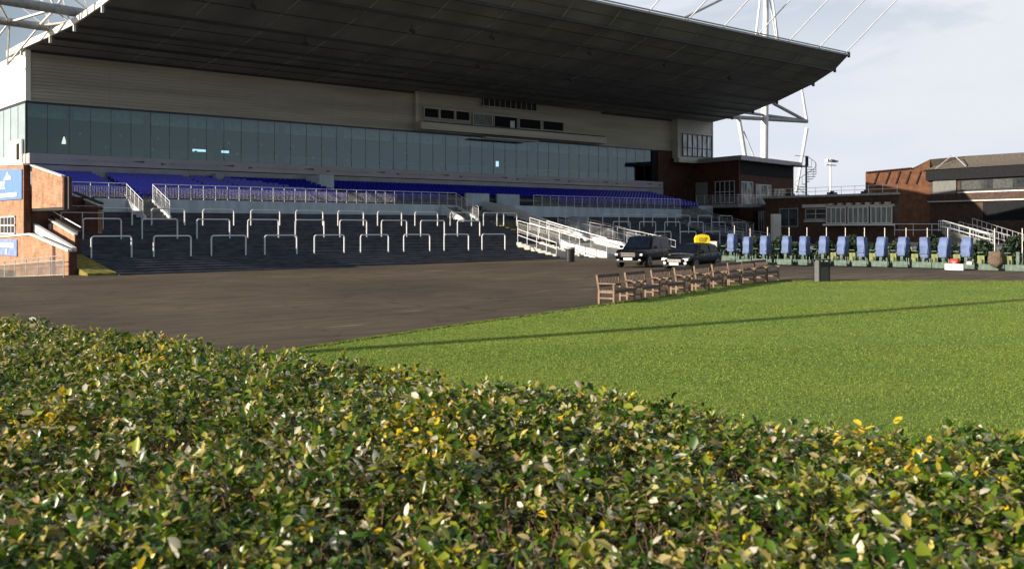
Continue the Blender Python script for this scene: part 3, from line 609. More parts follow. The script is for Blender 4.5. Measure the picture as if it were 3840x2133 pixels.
# lower stair walls
wallx('stair_wall', 'brick', 17.45, 17.78, [(56.9, .2), (56.9, 1.98), (65, 3.5), (65.9, 3.5), (65.9, -.5)])
capx(17.43, 17.53, [(56.8, 1.98), (65, 3.5), (65.95, 3.5)], h=.07)
capx(17.6, 17.74, [(56.7, 1.98), (65, 3.5)], m='blackmet', h=.22)
MB().tube((17.66, 56.5, 2.42), (17.66, 64.5, 3.9), .035, 6).build('handrail', M['white'], GS)
MB().box(17.46, 17.77, 56.84, 56.898, .2, 1.98).build('shaded_wall_end', M['brickdk'], GS)  # end of the stair wall, its shade painted as darker brick
wallx('stair_stringer', 'white', 17.3, 17.44, [(56.6, .55), (56.6, 1.2), (65.2, 2.75), (65.2, 1.9)])
MB().box(17.40, 17.448, 61.1, 62.0, 2.28, 2.62).build('notice', M['white'], GS)
stepped(16.4, 17.28, 53.5, 65.2, .45, -1, lambda y: .1+(y-53.5)*.14).build('stairs', M['concrete'], GS)
wallx('lower_wall', 'brick', 15.9, 16.3, [(52.85, -.5), (52.85, 1.2), (59.4, 1.98), (66, 1.8), (72, 1.7), (72, -1.5)])
capx(15.86, 15.98, [(52.7, 1.2), (59.4, 2.0), (66, 1.8), (72, 1.7)])
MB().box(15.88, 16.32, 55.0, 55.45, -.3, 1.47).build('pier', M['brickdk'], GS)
MB().box(15.92, 16.30, 52.79, 52.848, -.2, 1.18).build('shaded_wall_end', M['brickdk'], GS)  # shaded end of the low wall, darkened by its brick colour
capx(16.6, 16.72, [(54.4, .95), (62.3, 2.35)], m='white', h=.42)
# moss bank beside the terrace
MB().prism([(51.3, 0.0), (51.3, .12), (57.2, 1.0), (57.2, 0)], 'x', 16.35, 17.78).build('mossy_bank', M['moss'], GS)
# window in sign wall
wf = MB(); 
for z in (2.05, 2.55, 3.05): wf.box(15.93, 15.995, 62.9, 67.4, z-.04, z+.04)
for y in (62.94, 63.7, 64.45, 65.2, 66, 66.7, 67.36): wf.box(15.93, 15.995, y-.04, y+.04, 2.01, 3.09)
wf = wf.build('window', M['white'], GS)
MB().box(15.97, 15.998, 62.95, 67.35, 2.05, 3.05).build('pane', M['dark'], wf)
MB().box(15.86, 15.898, 62.7, 68, -1.2, -.12).build('basement_opening', M['dark'], GS)
# upper left pale framed window block
wf = MB().box(20.30, 20.44, 78.4, 82.0, 6.9, 8.9).build('framed_window', M['cream'], GS)
MB().box(20.27, 20.298, 78.9, 79.6, 7.4, 8.6).build('pane', M['fasciadk'], wf)

# central stairs down to the tarmac
st = stepped(50.14, 52.4, 53.0, 57.4, .4, -.2, lambda y: .2+(y-53)*.21); st.build('stairs', M['concrete'], GS)
def zig(x, y0, y1, z0, z1, n, th=.14):
    poly = [(y0, -.1)]
    for i in range(n):
        ya = y0+(y1-y0)*i/n; yb = y0+(y1-y0)*(i+1)/n; z = z0+(z1-z0)*i/n+.16; poly += [(ya, z), (yb, z)]
    poly += [(y1, -.1)]; return MB().prism(poly, 'x', x, x+th)
zig(50, 53.0, 57.4, .32, 1.25, 8).build('stringer', M['concrete'], GS)
zig(52.4, 53.0, 57.4, .35, 1.25, 8).build('stringer', M['concrete'], GS)
MB().prism([(51.7, -.1), (51.7, .6), (55.8, 1.22), (58.5, 1.95), (58.5, -.1)], 'x', 54.0, 54.2).build('cheek_wall', M['white'], GS)
MB().prism([(51.7, -.1), (51.7, .35), (55.8, .85), (61, 1.7), (61, -.1)], 'x', 54.2, 58.6).build('ramp', M['concrete'], GS)
MB().prism([(50.5, -.1), (50.5, .68), (52.8, .98), (60.5, 2.1), (62.2, 2.35), (62.2, -.1)], 'x', 58.75, 59.08).build('cheek_wall', M['white'], GS)
MB().box(52.55, 53.98, 57.2, 57.38, .1, 1.95).build('doorway', M['dark'], GS)

# ------------------------------------------------------------------ railings
def railing(label, pts, h=1.0, pitch=1.2, bal=0, rails=(1.0,), r=.025, group='white terrace railings', m='white', mat2='bal', pr=.025, nm='railing'):
    """pts: list of foot points (x,y,z)"""
    P = [Vector(p) for p in pts]; root = thing(nm, label, 'railing', P[0], group)
    tot = 0; rl = MB(); bl = MB()
    for a, b in zip(P[:-1], P[1:]):
        for q in rails: rl.tube(a+Vector((0, 0, h*q)), b+Vector((0, 0, h*q)), r, 6)
        L_ = (b-a).length; n = max(1, round(L_/pitch))
        for i in range(n+(1 if b is P[-1] else 0)):
            p = a.lerp(b, i/n); MB().tube(p, p+Vector((0, 0, h)), pr, 6).build('post', M[m], root)
        if bal:
            k = max(2, round(L_/bal))
            for i in range(k):
                p = a.lerp(b, (i+.5)/k); bl.tube(p+Vector((0, 0, .12*h)), p+Vector((0, 0, h*.8)), .012, 4)
            for q in (.12, .8): bl.tube(a+Vector((0, 0, h*q)), b+Vector((0, 0, h*q)), .015, 4)
    rl.build('rail', M[m], root)
    if bal: bl.build('balusters', M[mat2], root)
    return root
railing('white balustrade at the left end of the seating tier', [(20.9, 68.75, FT), (24.5, 68.75, FT)], 1.05, 1.2, .11)
railing('long white balustrade along the front of the seating tier', [(26.3, 68.75, FT), (52.9, 68.75, FT)], 1.05, .93, .11)
railing('white balustrade along the seating tier, right of the central stairs', [(62.0, 68.75, FT), (83.2, 68.75, FT)], 1.05, 1.05, .12)
for x, nm in ((24.5, 'left'), (26.3, 'right')):
    railing('sloping white balustrade on the %s side of the left tier stairs' % nm, [(x-.06 if x > 25 else x-.06, 68.6, FT), (x-.06, 65.6, tz(65.6)+.35)], 1.0, .8, .1)
railing('sloping balustrade falling from the tier at the left of the central gap', [(52.8, 68.6, FT), (52.8, 65.5, tz(65.5)+.35)], 1.0, .9, .11)
railing('outermost white handrail of the central stair flight beside the dark steps', [(50.05, 57.3, 1.3), (50.05, 53.0, .3)], 1.0, 1.2, 0, (1.0, .55))
railing('middle white handrail of the central stair flight', [(50.3, 57.6, 1.95), (50.3, 52.9, 1.1)], 1.0, 1.3, .12, (1.0,))
railing('inner white handrail of the central stair flight', [(52.45, 58.6, 2.2), (52.45, 53.0, 1.0)], 1.0, 1.2, .12, (1.0, .6))
railing('white handrail on the pale ramp wall right of the litter bin', [(54.1, 58.4, 1.95), (54.1, 51.8, .6)], 1.0, 1.9, 0, (1.0, .55), r=.04)
railing('long grey handrail falling to the parked cars from the doorway', [(58.9, 62.2, 2.35), (58.9, 50.6, .7)], 1.05, 1.3, .14, (1.0,), m='steel', mat2='steel')
railing('second long handrail above the ramp beside the right terrace', [(60.6, 63, 2.6), (60.6, 50.6, .35)], 1.05, 1.5, 0, (1.0, .5), m='steel')
railing('black railing in front of the low orange brick wall', [(15.1, 50.9, .0), (15.1, 66, -.75)], 1.05, 2.2, .13, (1.0,), m='greymet', mat2='clad2')
railing('short dark handrail on the brick landing at the stand end', [(17.9, 61.6, 2.95), (20.3, 61.6, 2.95)], .75, 1.2, 0, (1.0,), m='greymet')
railing('thin white rail on posts in front of the brick cross wall', [(18.0, 61.2, 2.3), (20.4, 61.2, 2.3)], 1.0, 1.5, 0, (1.0,), r=.018)

# ------------------------------------------------------------------ crush barriers
def make_barrier(w=2.2, h=1.15):
    root = localthing('crush_barrier', 'white tubular crush barrier', 'barrier')
    r = .16; pts = [(0, 0, h-r)]
    for i in range(1, 7): a = math.pi/2*i/6; pts.append((r-r*math.cos(a), 0, h-r+r*math.sin(a)))
    pts2 = [(w-x, y, z) for x, y, z in pts][::-1]
    MB().path(pts+pts2, .044, 8).build('top_rail', M['white'], root, smooth=True)
    for x in (0, w): MB().tube((x, 0, -.1), (x, 0, h-r), .046, 8).build('leg', M['white'], root, smooth=True)
    return root
b0 = None
def barrier(x, y, label, group, z=None, w=None):
    global b0
    zz = tz(y)+.04 if z is None else z
    if b0 is None:
        b0 = make_barrier(); b0.location = (x, y, zz); b0['label'] = label; b0['group'] = group; return
    dup(b0, (x, y, zz), None, label, group)
for row, (yy, x0, n, w) in enumerate(((56.5, 18.2, 9, 'front'), (60.5, 19.02, 9, 'middle'), (63.9, 20.9, 10, 'back'))):
    for i in range(n):
        barrier(x0+3.46*i, yy, 'white U-shaped crush barrier, %s from the left, %s row on the dark terrace' % (ordn(i+1), w), 'crush barriers on the dark terrace steps')
barrier(53.5, 63.9, 'white crush barrier standing on the mossy steps under the pale cheek wall', 'crush barriers on the dark terrace steps')
for row, (yy, x0, n, w) in enumerate(((57.0, 62, 5, 'front'), (60.5, 64.0, 6, 'middle'), (63.9, 66.2, 6, 'back'))):
    for i in range(n):
        barrier(x0+3.46*i, yy, 'white crush barrier, %s from the left, %s row behind the parked cars' % (ordn(i+1), w), 'crush barriers on the right terrace')

# ------------------------------------------------------------------ seats
def seat_mesh():
    mb = MB(); mb.prism([(-.2, .40), (-.2, .43), (.16, .41), (.22, .78), (.25, .78), (.19, .36)], 'x', -.215, .215); mb.box(-.03, .03, -.02, .04, .05, .4)
    o = mb.build('stadium_seat', M['seat']); return o.data, o
sme, s0 = seat_mesh(); bpy.data.objects.remove(s0)
rows = []
for i in range(9):
    ya = 69.4+(77.0-69.4)*i/9; yb = 69.4+(77.0-69.4)*(i+1)/9; rows.append((ya+.52, tierz((ya+yb)/2)+.04))
aisles = [(25.0, 25.7), (31.9, 32.5), (34.2, 35.0), (42.7, 44.3), (52.7, 66.7)]
allseats = []
for ri, (y, z) in enumerate(rows):
    x = 21.1; c = 0
    while x < 88:
        if (not any(a < x < b for a, b in aisles)) or (ri >= 4 and 52 < x < 67): c += 1; allseats.append((x, y, z, ri, c))
        x += .5
allseats.sort(key=lambda s: s[0]*.653+s[1]*.757)
for x, y, z, ri, c in allseats[:300]:
    o = bpy.data.objects.new('stadium_seat', sme); COL.objects.link(o); o.location = (x, y, z)
    tag(o, 'blue plastic seat, %s from the left, %s row above the balustrade' % (ordn(c), ordn(ri+1)), 'seat', 'blue seats of the stand tier')
sv = np.array([v.co[:] for v in sme.vertices]); V = np.array([sv+np.array([x, y, z]) for x, y, z, _, _ in allseats[300:]])
o = cloud_mesh('stadium_seats', V, [tuple(p.vertices) for p in sme.polygons], np.zeros(len(V)), M['seat'])
tag(o, 'rows of blue plastic seats stretching to the far right end of the tier', 'seats', None, 'stuff')

# ------------------------------------------------------------------ things inside the glass
for i in range(15):
    x = 26.5+i*3.6
    t = thing('dining_table', 'small table with a pale centrepiece, %s from the left behind the glass' % ordn(i+1), 'table', (x, 79.0, Z0-.02), 'tables behind the glass front')
    MB().tube((x, 79, Z0+.62), (x, 79, Z0+.66), .45, 14).build('tabletop', M['interior'], t)
    MB().tube((x, 79, Z0-.02), (x, 79, Z0+.62), .04, 6).build('leg', M['blackmet'], t)
    c = MB().tube((x, 78.8, Z0+.66), (x, 78.8, Z0+.92), .07, 8, .11).build('centrepiece', M['white'] if i % 3 else M['cream'], t)
for xa, xb, za, zb, nm in ((36.0, 37.2, 8.95, 9.35, 'first'), (38.6, 39.4, 8.95, 9.35, 'second'), (69.8, 70.2, 9.2, 9.8, 'third'), (70.9, 71.3, 9.2, 9.8, 'fourth')):
    o = MB().box(xa-.04, xb+.04, 84.9, 85.0, za-.04, zb+.04).build('television', M['blackmet']); tag(o, 'lit television screen inside the glass front, %s from the left' % nm, 'television', 'lit screens behind the glass')
    MB().box(xa, xb, 84.86, 84.899, za, zb).build('screen', M['screen'], o)
for i in range(16):
    x = 25.4+i*3.1; t = thing('pendant_lamp', 'small pendant lamp hanging behind the glass front, %s from the left' % ordn(i+1), 'lamp', (x, 81.5, Z1), 'pendant lamps behind the glass front')
    MB().tube((x, 81.5, 9.9), (x, 81.5, Z1), .012, 4).build('cord', M['blackmet'], t); MB().tube((x, 81.5, 9.7), (x, 81.5, 9.9), .13, 8, .05).build('lamp_shade', M['cream'], t)
o = thing('lantern', 'glowing white lantern behind the glass near the left corner', 'lantern', (23.9, 80.5, Z0)); MB().tube((23.9, 80.5, 8.85), (23.9, 80.5, 9.15), .18, 10, .12).tube((23.9, 80.5, 9.15), (23.9, 80.5, 9.4), .1, 8, .04).build('shade', M['lampglow'], o, smooth=True); MB().tube((23.9, 80.5, Z0), (23.9, 80.5, 8.85), .02, 6).build('stand', M['blackmet'], o)

# ------------------------------------------------------------------ signs on the left end
sg = thing('sign', 'large blue sign with white lettering and crest on the orange brick wall', 'sign', (15.97, 61.5, 4.05))
MB().prism([(61.45, 4.05), (61.45, 5.75), (70.5, 6.1), (70.5, 4.05)], 'x', 15.93, 15.995).build('panel', M['signblue'], sg)
text_obj('lettering', 'unibet', 1.05, Vector((15.92, 67.6, 4.72)), (R(90), 0, R(-90)), M['signtxt'], sg)
MB().prism([(63.6, 5.25), (63.75, 5.45), (64.1, 5.5), (64.3, 5.72), (64.55, 5.66), (64.7, 5.45), (65.0, 5.38), (65.2, 5.25)], 'x', 15.9, 15.928).build('crest', M['signtxt'], sg)
MB().box(15.9, 15.928, 62.4, 69.5, 4.22, 4.45).build('strip', M['signtxt'], sg)
sg = thing('sign', 'small blue sign with white lettering on the low brick wall', 'sign', (15.85, 62.1, .75))
MB().box(15.84, 15.895, 62.1, 68, .75, 1.72).build('panel', mat('faded_blue_sign', (.20, .27, .5), .45), sg)
MB().box(15.81, 15.838, 62.7, 67.5, 1.25, 1.5).build('strip', M['signtxt'], sg); MB().box(15.81, 15.838, 64.1, 64.45, .85, 1.12).build('mark', M['signtxt'], sg)

# ------------------------------------------------------------------ steelwork, masts
tr = thing('roof_truss', 'white and grey steel truss jutting out beyond the left end of the roof', 'truss', (22.5, 70, 17))
mb = MB(); mb.tube((xl(70)+1.2, 70.5, 17.0), (12, 70.5, 17.35), .33, 12); mb.build('chord', M['greymet'], tr, smooth=True)
mb = MB(); mb.tube((xl(72)+.8, 73.5, 16.3), (12, 73.5, 16.5), .28, 12); mb.build('chord', M['greymet'], tr, smooth=True)
mb = MB()
nodes = [(24.0-i*3.6, 70.5, 17.0+i*.08) for i in range(4)]; ups = [(22.2-i*3.6, 70.5, 20.6) for i in range(4)]
for a, b in zip(nodes, ups): mb.tube(a, b, .09, 6)
for a, b in zip(nodes[1:], ups[:-1]): mb.tube(a, b, .09, 6)
for a, b in zip(ups[:-1], ups[1:]): mb.tube(a, b, .16, 8)
nod2 = [(20.2-i*1.9, 73.5, 16.35) for i in range(5)]; dn = [(19.4-i*1.9, 78.5, 14.2) for i in range(5)]
for a, b in zip(nod2, dn): mb.tube(a, b, .07, 6)
for a, b in zip(nod2[1:], dn[:-1]): mb.tube(a, b, .07, 6)
for a, b in zip(nodes[:-1], nod2[:-2]): mb.tube(a, b, .1, 6)
for a, b in zip(nodes[1:], nod2[:-2]): mb.tube(a, b, .1, 6)
mb.build('bracing', M['cream'], tr)
mb = MB()
for i in range(7):
    yy = 57.5+i*2.6; zz = [za+(zb-za)*(yy-a)/(b-a) for (a, za), (b, zb) in zip(PR[:-1], PR[1:]) if a <= yy <= b][0]
    mb.tube((xl(yy)-.1, yy, zz+.3), (xl(yy)-1.6+.25*(i % 2), yy+.6, zz+5.2), .06, 5); mb.tube((xl(yy)-.1, yy, zz+.3), (xl(yy)-3.4, yy+1.5, zz+3.2), .05, 5)
mb.build('hangers', M['cream'], tr)
ms = thing('roof_mast', 'tall white mast with braced steel arms behind the right end of the roof', 'mast', (126, 88, 0))
mb = MB().tube((125.6, 88, 0), (126.1, 88, 25), .62, 12, .55).tube((126.1, 88, 25), (126.6, 88, 48), .5, 12, .3); mb.build('pole', M['white'], ms, smooth=True)
mb = MB().tube((115.5, 88, 18.3), (137.2, 88, 19.1), .3, 10).tube((116, 88, 19.3), (137.2, 88, 19.2), .22, 8).tube((128.2, 88, 21.2), (137.2, 88, 19.1), .25, 8).tube((124, 88, 23.5), (128.2, 88, 21.2), .25, 8); mb.build('arm', M['greymet'], ms)
for p_, q_, r_, r2_ in (((137.2, 88, 18.0), (134.3, 88, 8), .28, .2), ((134.6, 88, 28), (137.2, 88, 19.3), .16, .22), ((123, 88, 6), (119.6, 88, 18.3), .33, .33), ((120.8, 88, 16.5), (126, 88, 9), .1, .1), ((123.4, 88, 10.5), (126, 88, 10.8), .1, .1)): MB().tube(p_, q_, r_, 10, r2_).build('strut', M['white'], ms, smooth=True)
mb = MB().tube((122.5, 88, 24), (125.9, 88, 42), .16, 8).tube((131.0, 88, 24), (126.4, 88, 44), .16, 8).tube((129.2, 88, 30), (126.3, 88, 40), .1, 8); mb.build('stay', M['white'], ms)
def yplane(px, py, Y):
    k = (px-1288)/2500; A = .6534+.7570*k; B = .7570-.6534*k; d = Y/B; return Vector((A*d, Y, 2.4-(py-572)*d/2500))
# foot and direction of each stay rod, taken from image pixels (front edge of the roof, plane y = 55.9)
for i, (x, z, dx, dz) in enumerate(((63.5, 20.5, 1.6, 1.55), (68.6, 20.5, 3.1, 2.55), (73.6, 20.5, 4.4, 3.55), (78.9, 20.5, 6.0, 4.6), (84.0, 20.5, 7.6, 5.6), (89.3, 20.5, 9.4, 6.6), (94.2, 20.5, 11.0, 7.4))):
    s = 26/dz; o = MB().tube((x, 56.0, z), (x+dx*s, 56.0, z+26), .075, 6).build('stay_rod', M['white']); tag(o, 'thin white stay rod rising from the front roof edge, %s from the right' % ordn(7-i), 'rod', 'stay rods above the roof')
o = MB().tube((70.0, 57.5, 21.2), (86, 57.5, 28.5), .12, 8).build('brace', M['greymet']); tag(o, 'thicker grey steel brace crossing the white rods above the roof', 'brace')
# roof spotlights
def spot(x, y, i):
    z = [za+(zb-za)*(y-a)/(b-a) for (a, za), (b, zb) in zip(PR[:-1], PR[1:]) if a <= y <= b][0]
    t = thing('spotlight', 'small spotlight hanging under the dark roof, %s from the left' % ordn(i), 'spotlight', (x, y, z), 'spotlights under the roof')
    MB().tube((x, y, z), (x, y, z-.45), .04, 6).build('bracket', M['purlin'], t)
    MB().tube((x-.2, y-.05, z-.45), (x+.2, y-.1, z-.55), .11, 8, .15).build('lamp_head', M['purlin'], t)
    MB().tube((x+.2, y-.1, z-.55), (x+.23, y-.105, z-.558), .13, 8, .13).build('lens', M['greymet'], t)
for i, (x, y) in enumerate(((30.5, 62.0), (37.0, 66.6), (43.5, 62.0), (50.5, 61), (53.5, 66.5), (61.5, 61), (64.5, 66.6), (71.5, 61), (82, 61.5))): spot(x, y, i+1)

# ------------------------------------------------------------------ brick buildings to the right
def facade(name, p, q, z0, z1, th, m, parent):
    """wall between ground points p and q (2D), thickness th away from the camera"""
    p, q = Vector(p), Vector(q); d = (q-p).normalized(); n = Vector((-d.y, d.x))
    if n.dot((p+q)/2) < 0: n = -n
    poly = [p, q, q+n*th, p+n*th]; return MB().prism([(v.x, v.y) for v in poly], 'z', z0, z1).build(name, m, parent)
def onface(p, q, t0, t1, z0, z1, out, th=.06):
    """box on the facade p->q from t0..t1 metres, standing 'out' proud towards the camera"""
    p, q = Vector(p), Vector(q); d = (q-p).normalized(); n = Vector((-d.y, d.x))
    if n.dot((p+q)/2) > 0: n = -n
    a = p+d*t0+n*out; b = p+d*t1+n*out; c = p+d*t1+n*(out-th); e = p+d*t0+n*(out-th)
    return MB().prism([(v.x, v.y) for v in (a, b, c, e)], 'z', z0, z1)
def window(p, q, t0, t1, z0, z1, parent, nx_=2, nz=1, pane='glassdk', fr='white', fw=.07):
    mb = onface(p, q, t0, t1, z0, z0+fw, .08, .07)
    def ad(o): mb.add(o.v, o.f)
    ad(onface(p, q, t0, t1, z1-fw, z1, .08, .07))
    for i in range(nx_+1): t = t0+(t1-t0-fw)*i/nx_; ad(onface(p, q, t, t+fw, z0+fw, z1-fw, .078, .066))
    for i in range(1, nz): z = z0+(z1-z0)*i/nz; ad(onface(p, q, t0+fw, t1-fw, z, z+fw*.8, .075, .06))
    f = mb.build('window', M[fr], parent); onface(p, q, t0, t1, z0, z1, .03, .025).build('pane', M[pane], f); return f
M['glassdk'] = mat('dark_window_pane', (.03, .035, .04), .08, var=.4, scale=1.3, spec=.9)
M['glasslt'] = mat('bright_window_pane', (.20, .23, .25), .1, var=.8, scale=1.6, stretch=(1, 1, .4), spec=.9)  # pale streaks put bright reflections into the pane colour
A0, A1, A2 = (96.6, 77.7), (95.0, 69.9), (110.2, 72.6)
B1 = thing('brick_pavilion', 'dark red brick pavilion with balcony and flat pale roof edge, tucked against the stand end', 'building', (95, 69.9, 0))
poly = [A1, A2, (113, 84), (97.6, 84), A0]
MB().prism(poly, 'z', -.2, 10.2).build('wall', M['brickdk'], B1)
roofp = [(94.2, 69.0), (111.0, 71.9), (113.5, 84.5), (97.5, 84.5), (96.0, 77.5)]
MB().prism(roofp, 'z', 10.2, 10.72).build('roof', M['greymet'], B1)
onface(A1, A2, .3, 15.0, 8.6, 10.15, .02, .018).build('upper_panel', M['fasciadk'], B1)
onface(A0, A1, .3, 2.5, 3.4, 7.9, .05, .045).build('door', M['door'], B1)
window(A0, A1, 3.9, 7.3, 5.3, 7.9, B1, 4, 2)
window(A1, A2, .6, 3.6, 4.3, 7.8, B1, 2, 1, 'glasslt'); window(A1, A2, 4.4, 8.6, 4.3, 7.6, B1, 4, 1, 'glasslt'); window(A1, A2, 9.6, 12.8, 4.9, 7.2, B1, 3, 2)
MB().prism([(92.4, 74.5), (92.6, 68.2), (101.5, 65.6), (103.5, 71.2), (95.0, 69.8), (96.2, 74.5)], 'z', 4.7, 5.1).build('balcony', M['greymet'], B1)
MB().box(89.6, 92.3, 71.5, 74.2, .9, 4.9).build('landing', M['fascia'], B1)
railing('white balustrade round the first-floor balcony of the brick pavilion', [(92.8, 74.3, 5.1), (92.8, 68.4, 5.1), (101.4, 65.8, 5.1), (103.2, 70, 5.1)], 1.05, 1.1, .15, m='white', mat2='steel', group='railings of the brick buildings')
# lower long wing
B2 = thing('brick_wing', 'long low brown brick wing with bay windows behind the row of blue covered stands', 'building', (88, 61, 0))
P0, P1 = (84.3, 58.8), (82.4, 43.7)
MB().prism([P0, P1, (92.3, 48.9), (96.5, 67.3)], 'z', -.2, 5.3).build('wall', M['brickbr'], B2)
MB().prism([(84.1, 59.0), (82.1, 43.4), (92.5, 48.9), (96.8, 67.5)], 'z', 5.3, 5.5).build('roof', M['greymet'], B2)
MB().prism([(84.4, 58.9), (91.8, 67.5), (96, 67.4)], 'z', -.2, 4.55).build('side_wall', M['brickdk'], B2)
Q0, Q1 = (91.8, 67.5), (84.4, 58.9)
onface(Q0, Q1, 6.4, 8.3, 1.0, 4.1, .05, .045).build('door', M['fasciadk'], B2)
window(Q0, Q1, 9.0, 11.1, 2.0, 4.1, B2, 2, 1, 'glassdk', 'greymet')
window(P0, P1, 1.87, 4.18, 2.5, 4.3, B2, 2, 1, 'glassdk', 'greymet')
onface(P0, P1, 4.9, 7.8, 4.3, 4.62, .35, .34).build('lintel', M['clad2'], B2)
window(P0, P1, 5.05, 7.5, 3.2, 4.2, B2, 2, 2, 'glassdk', 'clad2'); onface(P0, P1, 5.0, 7.6, 2.95, 3.16, .2, .19).build('sill', M['clad2'], B2)
onface(P0, P1, 7.9, 15.25, 2.6, 4.5, .7, .69).build('bay', M['brickbr'], B2)
p2 = Vector(P0); dd = (Vector(P1)-p2).normalized(); nn = Vector((-dd.y, dd.x)); nn = -nn if nn.dot(p2) > 0 else nn
pa = p2+nn*.7; pb = Vector(P1)+nn*.7
for i in range(3): window(pa, pb, 8.05+i*2.42, 10.25+i*2.42, 2.8, 4.28, B2, 4, 1, 'curtain', 'cream', .06)
onface(P0, P1, 7.8, 15.3, 4.3, 4.46, .82, .1).build('lintel', M['clad2'], B2); onface(P0, P1, 7.75, 15.35, 2.6, 2.76, .88, .15).build('sill', M['white'], B2)
for i in range(7): onface(P0, P1, 8.3+i*1.0, 8.75+i*1.0, 4.48, 4.66, .75, .3).build('ledge_block', M['clad2'], B2)
onface(P0, P1, 0, 15.2, 4.72, 4.9, .03, .028).build('brick_course', M['brickdk'], B2)
rr = [(84.6, 58.7, 5.5), (82.7, 44.0, 5.5)]
railing('thin pale railing along the flat roof of the low brick wing', rr, .72, 1.5, 0, (1.0, .5), r=.018, pr=.018, m='cream', group='railings of the brick buildings')
for i, (x, y) in enumerate(((85.6, 56.8), (85.2, 51.9), (84.9, 48.2))):
    o = MB().box(x-.35, x+.35, y-.35, y+.35, 5.5, 5.78).tube((x, y, 5.78), (x, y, 5.9), .2, 8).build('roof_vent', M['blackmet']); tag(o, 'small dark vent box on the low wing roof, %s from the left' % ordn(i+1), 'vent', 'vents on the low brick wing')
# spiral staircase
sp = thing('spiral_staircase', 'dark metal spiral staircase on the roof behind the brick pavilion', 'staircase', (103.9, 66.4, 5.2))
MB().tube((103.7, 66.6, 4.2), (103.7, 66.6, 10.9), .11, 8).build('newel_post', M['blackmet'], sp)
for i in range(16):
    a = i*.42+.3; z = 5.4+i*.3; c, s = math.cos(a), math.sin(a); c2, s2 = math.cos(a+.42), math.sin(a+.42); R_ = 1.15
    MB().add([(103.7, 66.6, z), (103.7+R_*c, 66.6+R_*s, z), (103.7+R_*c2, 66.6+R_*s2, z), (103.7, 66.6, z+.06), (103.7+R_*c, 66.6+R_*s, z+.06), (103.7+R_*c2, 66.6+R_*s2, z+.06)], [(0, 1, 2), (3, 5, 4), (0, 3, 4, 1), (1, 4, 5, 2), (2, 5, 3, 0)]).build('tread', M['blackmet'], sp)
hr = [(103.7+1.15*math.cos(i*.3+.3), 66.6+1.15*math.sin(i*.3+.3), 6.3+i*.215) for i in range(23)]
mb = MB().path(hr, .03, 5)
for p in hr[::2]: mb.tube((p[0], p[1], p[2]-1), p, .02, 5)
mb.build('handrail', M['blackmet'], sp)
MB().box(100.9, 103.7, 66.4, 67.4, 9.6, 9.75).box(103.55, 103.7, 66.3, 66.4, 9.7, 10.9).box(101, 103.6, 66.3, 66.36, 10.8, 10.86).build('landing', M['blackmet'], sp)
# floodlight
fl = thing('floodlight_mast', 'slender pale floodlight mast rising beyond the low brick wing', 'lamp post', (143.4, 87.6, 0))
MB().tube((143.4, 87.6, 0), (143.4, 87.6, 12.8), .22, 8, .13).build('pole', M['cream'], fl, smooth=True)
MB().box(141.9, 144.9, 87.5, 87.7, 12.4, 12.55).box(142.3, 144.5, 87.5, 87.7, 13.3, 13.42).tube((143.4, 87.6, 12.8), (143.4, 87.6, 13.6), .08, 6).build('crossarm', M['cream'], fl)
for i, x in enumerate((142.1, 142.9, 144.0, 144.7)): MB().box(x-.3, x+.3, 87.2, 87.7, 12.95, 13.3).build('lamp_head', M['blackmet' if i == 2 else 'cream'], fl)
# far right brick hall
GBL = mat('grey_blind', (.045, .05, .05), .7, var=.3, scale=3)
M['brickhall'] = brick('hall_brick', (.27, .11, .055), (.20, .085, .045), (.20, .13, .09))
B3 = thing('brick_hall', 'large brown brick hall with tiled roof and sunlit orange parapet at the far right', 'building', (131, 74, 0))
H0, H1, H2 = (130.8, 74.3), (136.0, 67.5), (130.6, 45.0)  # hall corners scaled outward about the camera so sun reaches the gable
v = [(H0[0]+(H1[0]-H0[0])*t, H0[1]+(H1[1]-H0[1])*t, z) for t, z in ((0, -.2), (1, -.2), (1, 12.0), (.87, 11.35), (.72, 10.8), (0, 10.25))]
v2 = [(x+.4, y+.3, z) for x, y, z in v]
MB().add(v+v2, [(0, 1, 2, 3, 4, 5), (11, 10, 9, 8, 7, 6)]+[(i, (i+1) % 6, (i+1) % 6+6, i+6) for i in range(6)]).build('gable_wall', M['brickhall'], B3)
for t in (.12, .3, .46, .62, .78): 
    x, y = H0[0]+(H1[0]-H0[0])*t-.06, H0[1]+(H1[1]-H0[1])*t-.05; MB().bar((x, y, 8.6), (x+.4, y-.5, 10.4), .1, .14).build('timber', M['brickdk'], B3)
MB().bar((H0[0]-.1, H0[1]-.05, 10.3), (H0[0]+.72*5.2-.1, H0[1]-.72*6.8-.05, 10.85), .2, .16).build('coping', M['brickdk'], B3)
MB().prism([H1, H2, (152, 41), (155, 72)], 'z', -.2, 9.3).build('wall', M['brickbr'], B3)
rf = MB().add([(135.4, 68.8, 10.5), (129.9, 44.4, 10.5), (138, 43.1, 12.5), (139.8, 63.8, 12.5), (152, 72, 10.5), (152, 42, 10.5)], [(0, 1, 2, 3), (0, 3, 4), (3, 2, 5, 4), (1, 5, 2), (0, 4, 5, 1)]).build('roof', M['thatch'], B3)
MB().add([(134.6, 69.2, 10.85), (136.0, 67.5, 12.02), (135.3, 68.6, 10.5), (139.8, 63.8, 12.5), (141.5, 67.5, 11.6), (138.5, 71.5, 10.6)], [(0, 1, 4, 5), (1, 3, 4), (0, 2, 1), (1, 2, 3)]).build('roof_hip', M['thatch'], B3)
for p_, q_ in (((135.0, 66.2, 10.6), (136.9, 64.6, 12.6)), ((136.9, 64.6, 12.6), (134.0, 61.5, 10.7))): MB().bar(p_, q_, .1, .1).build('gable_frame', M['steel'], B3)
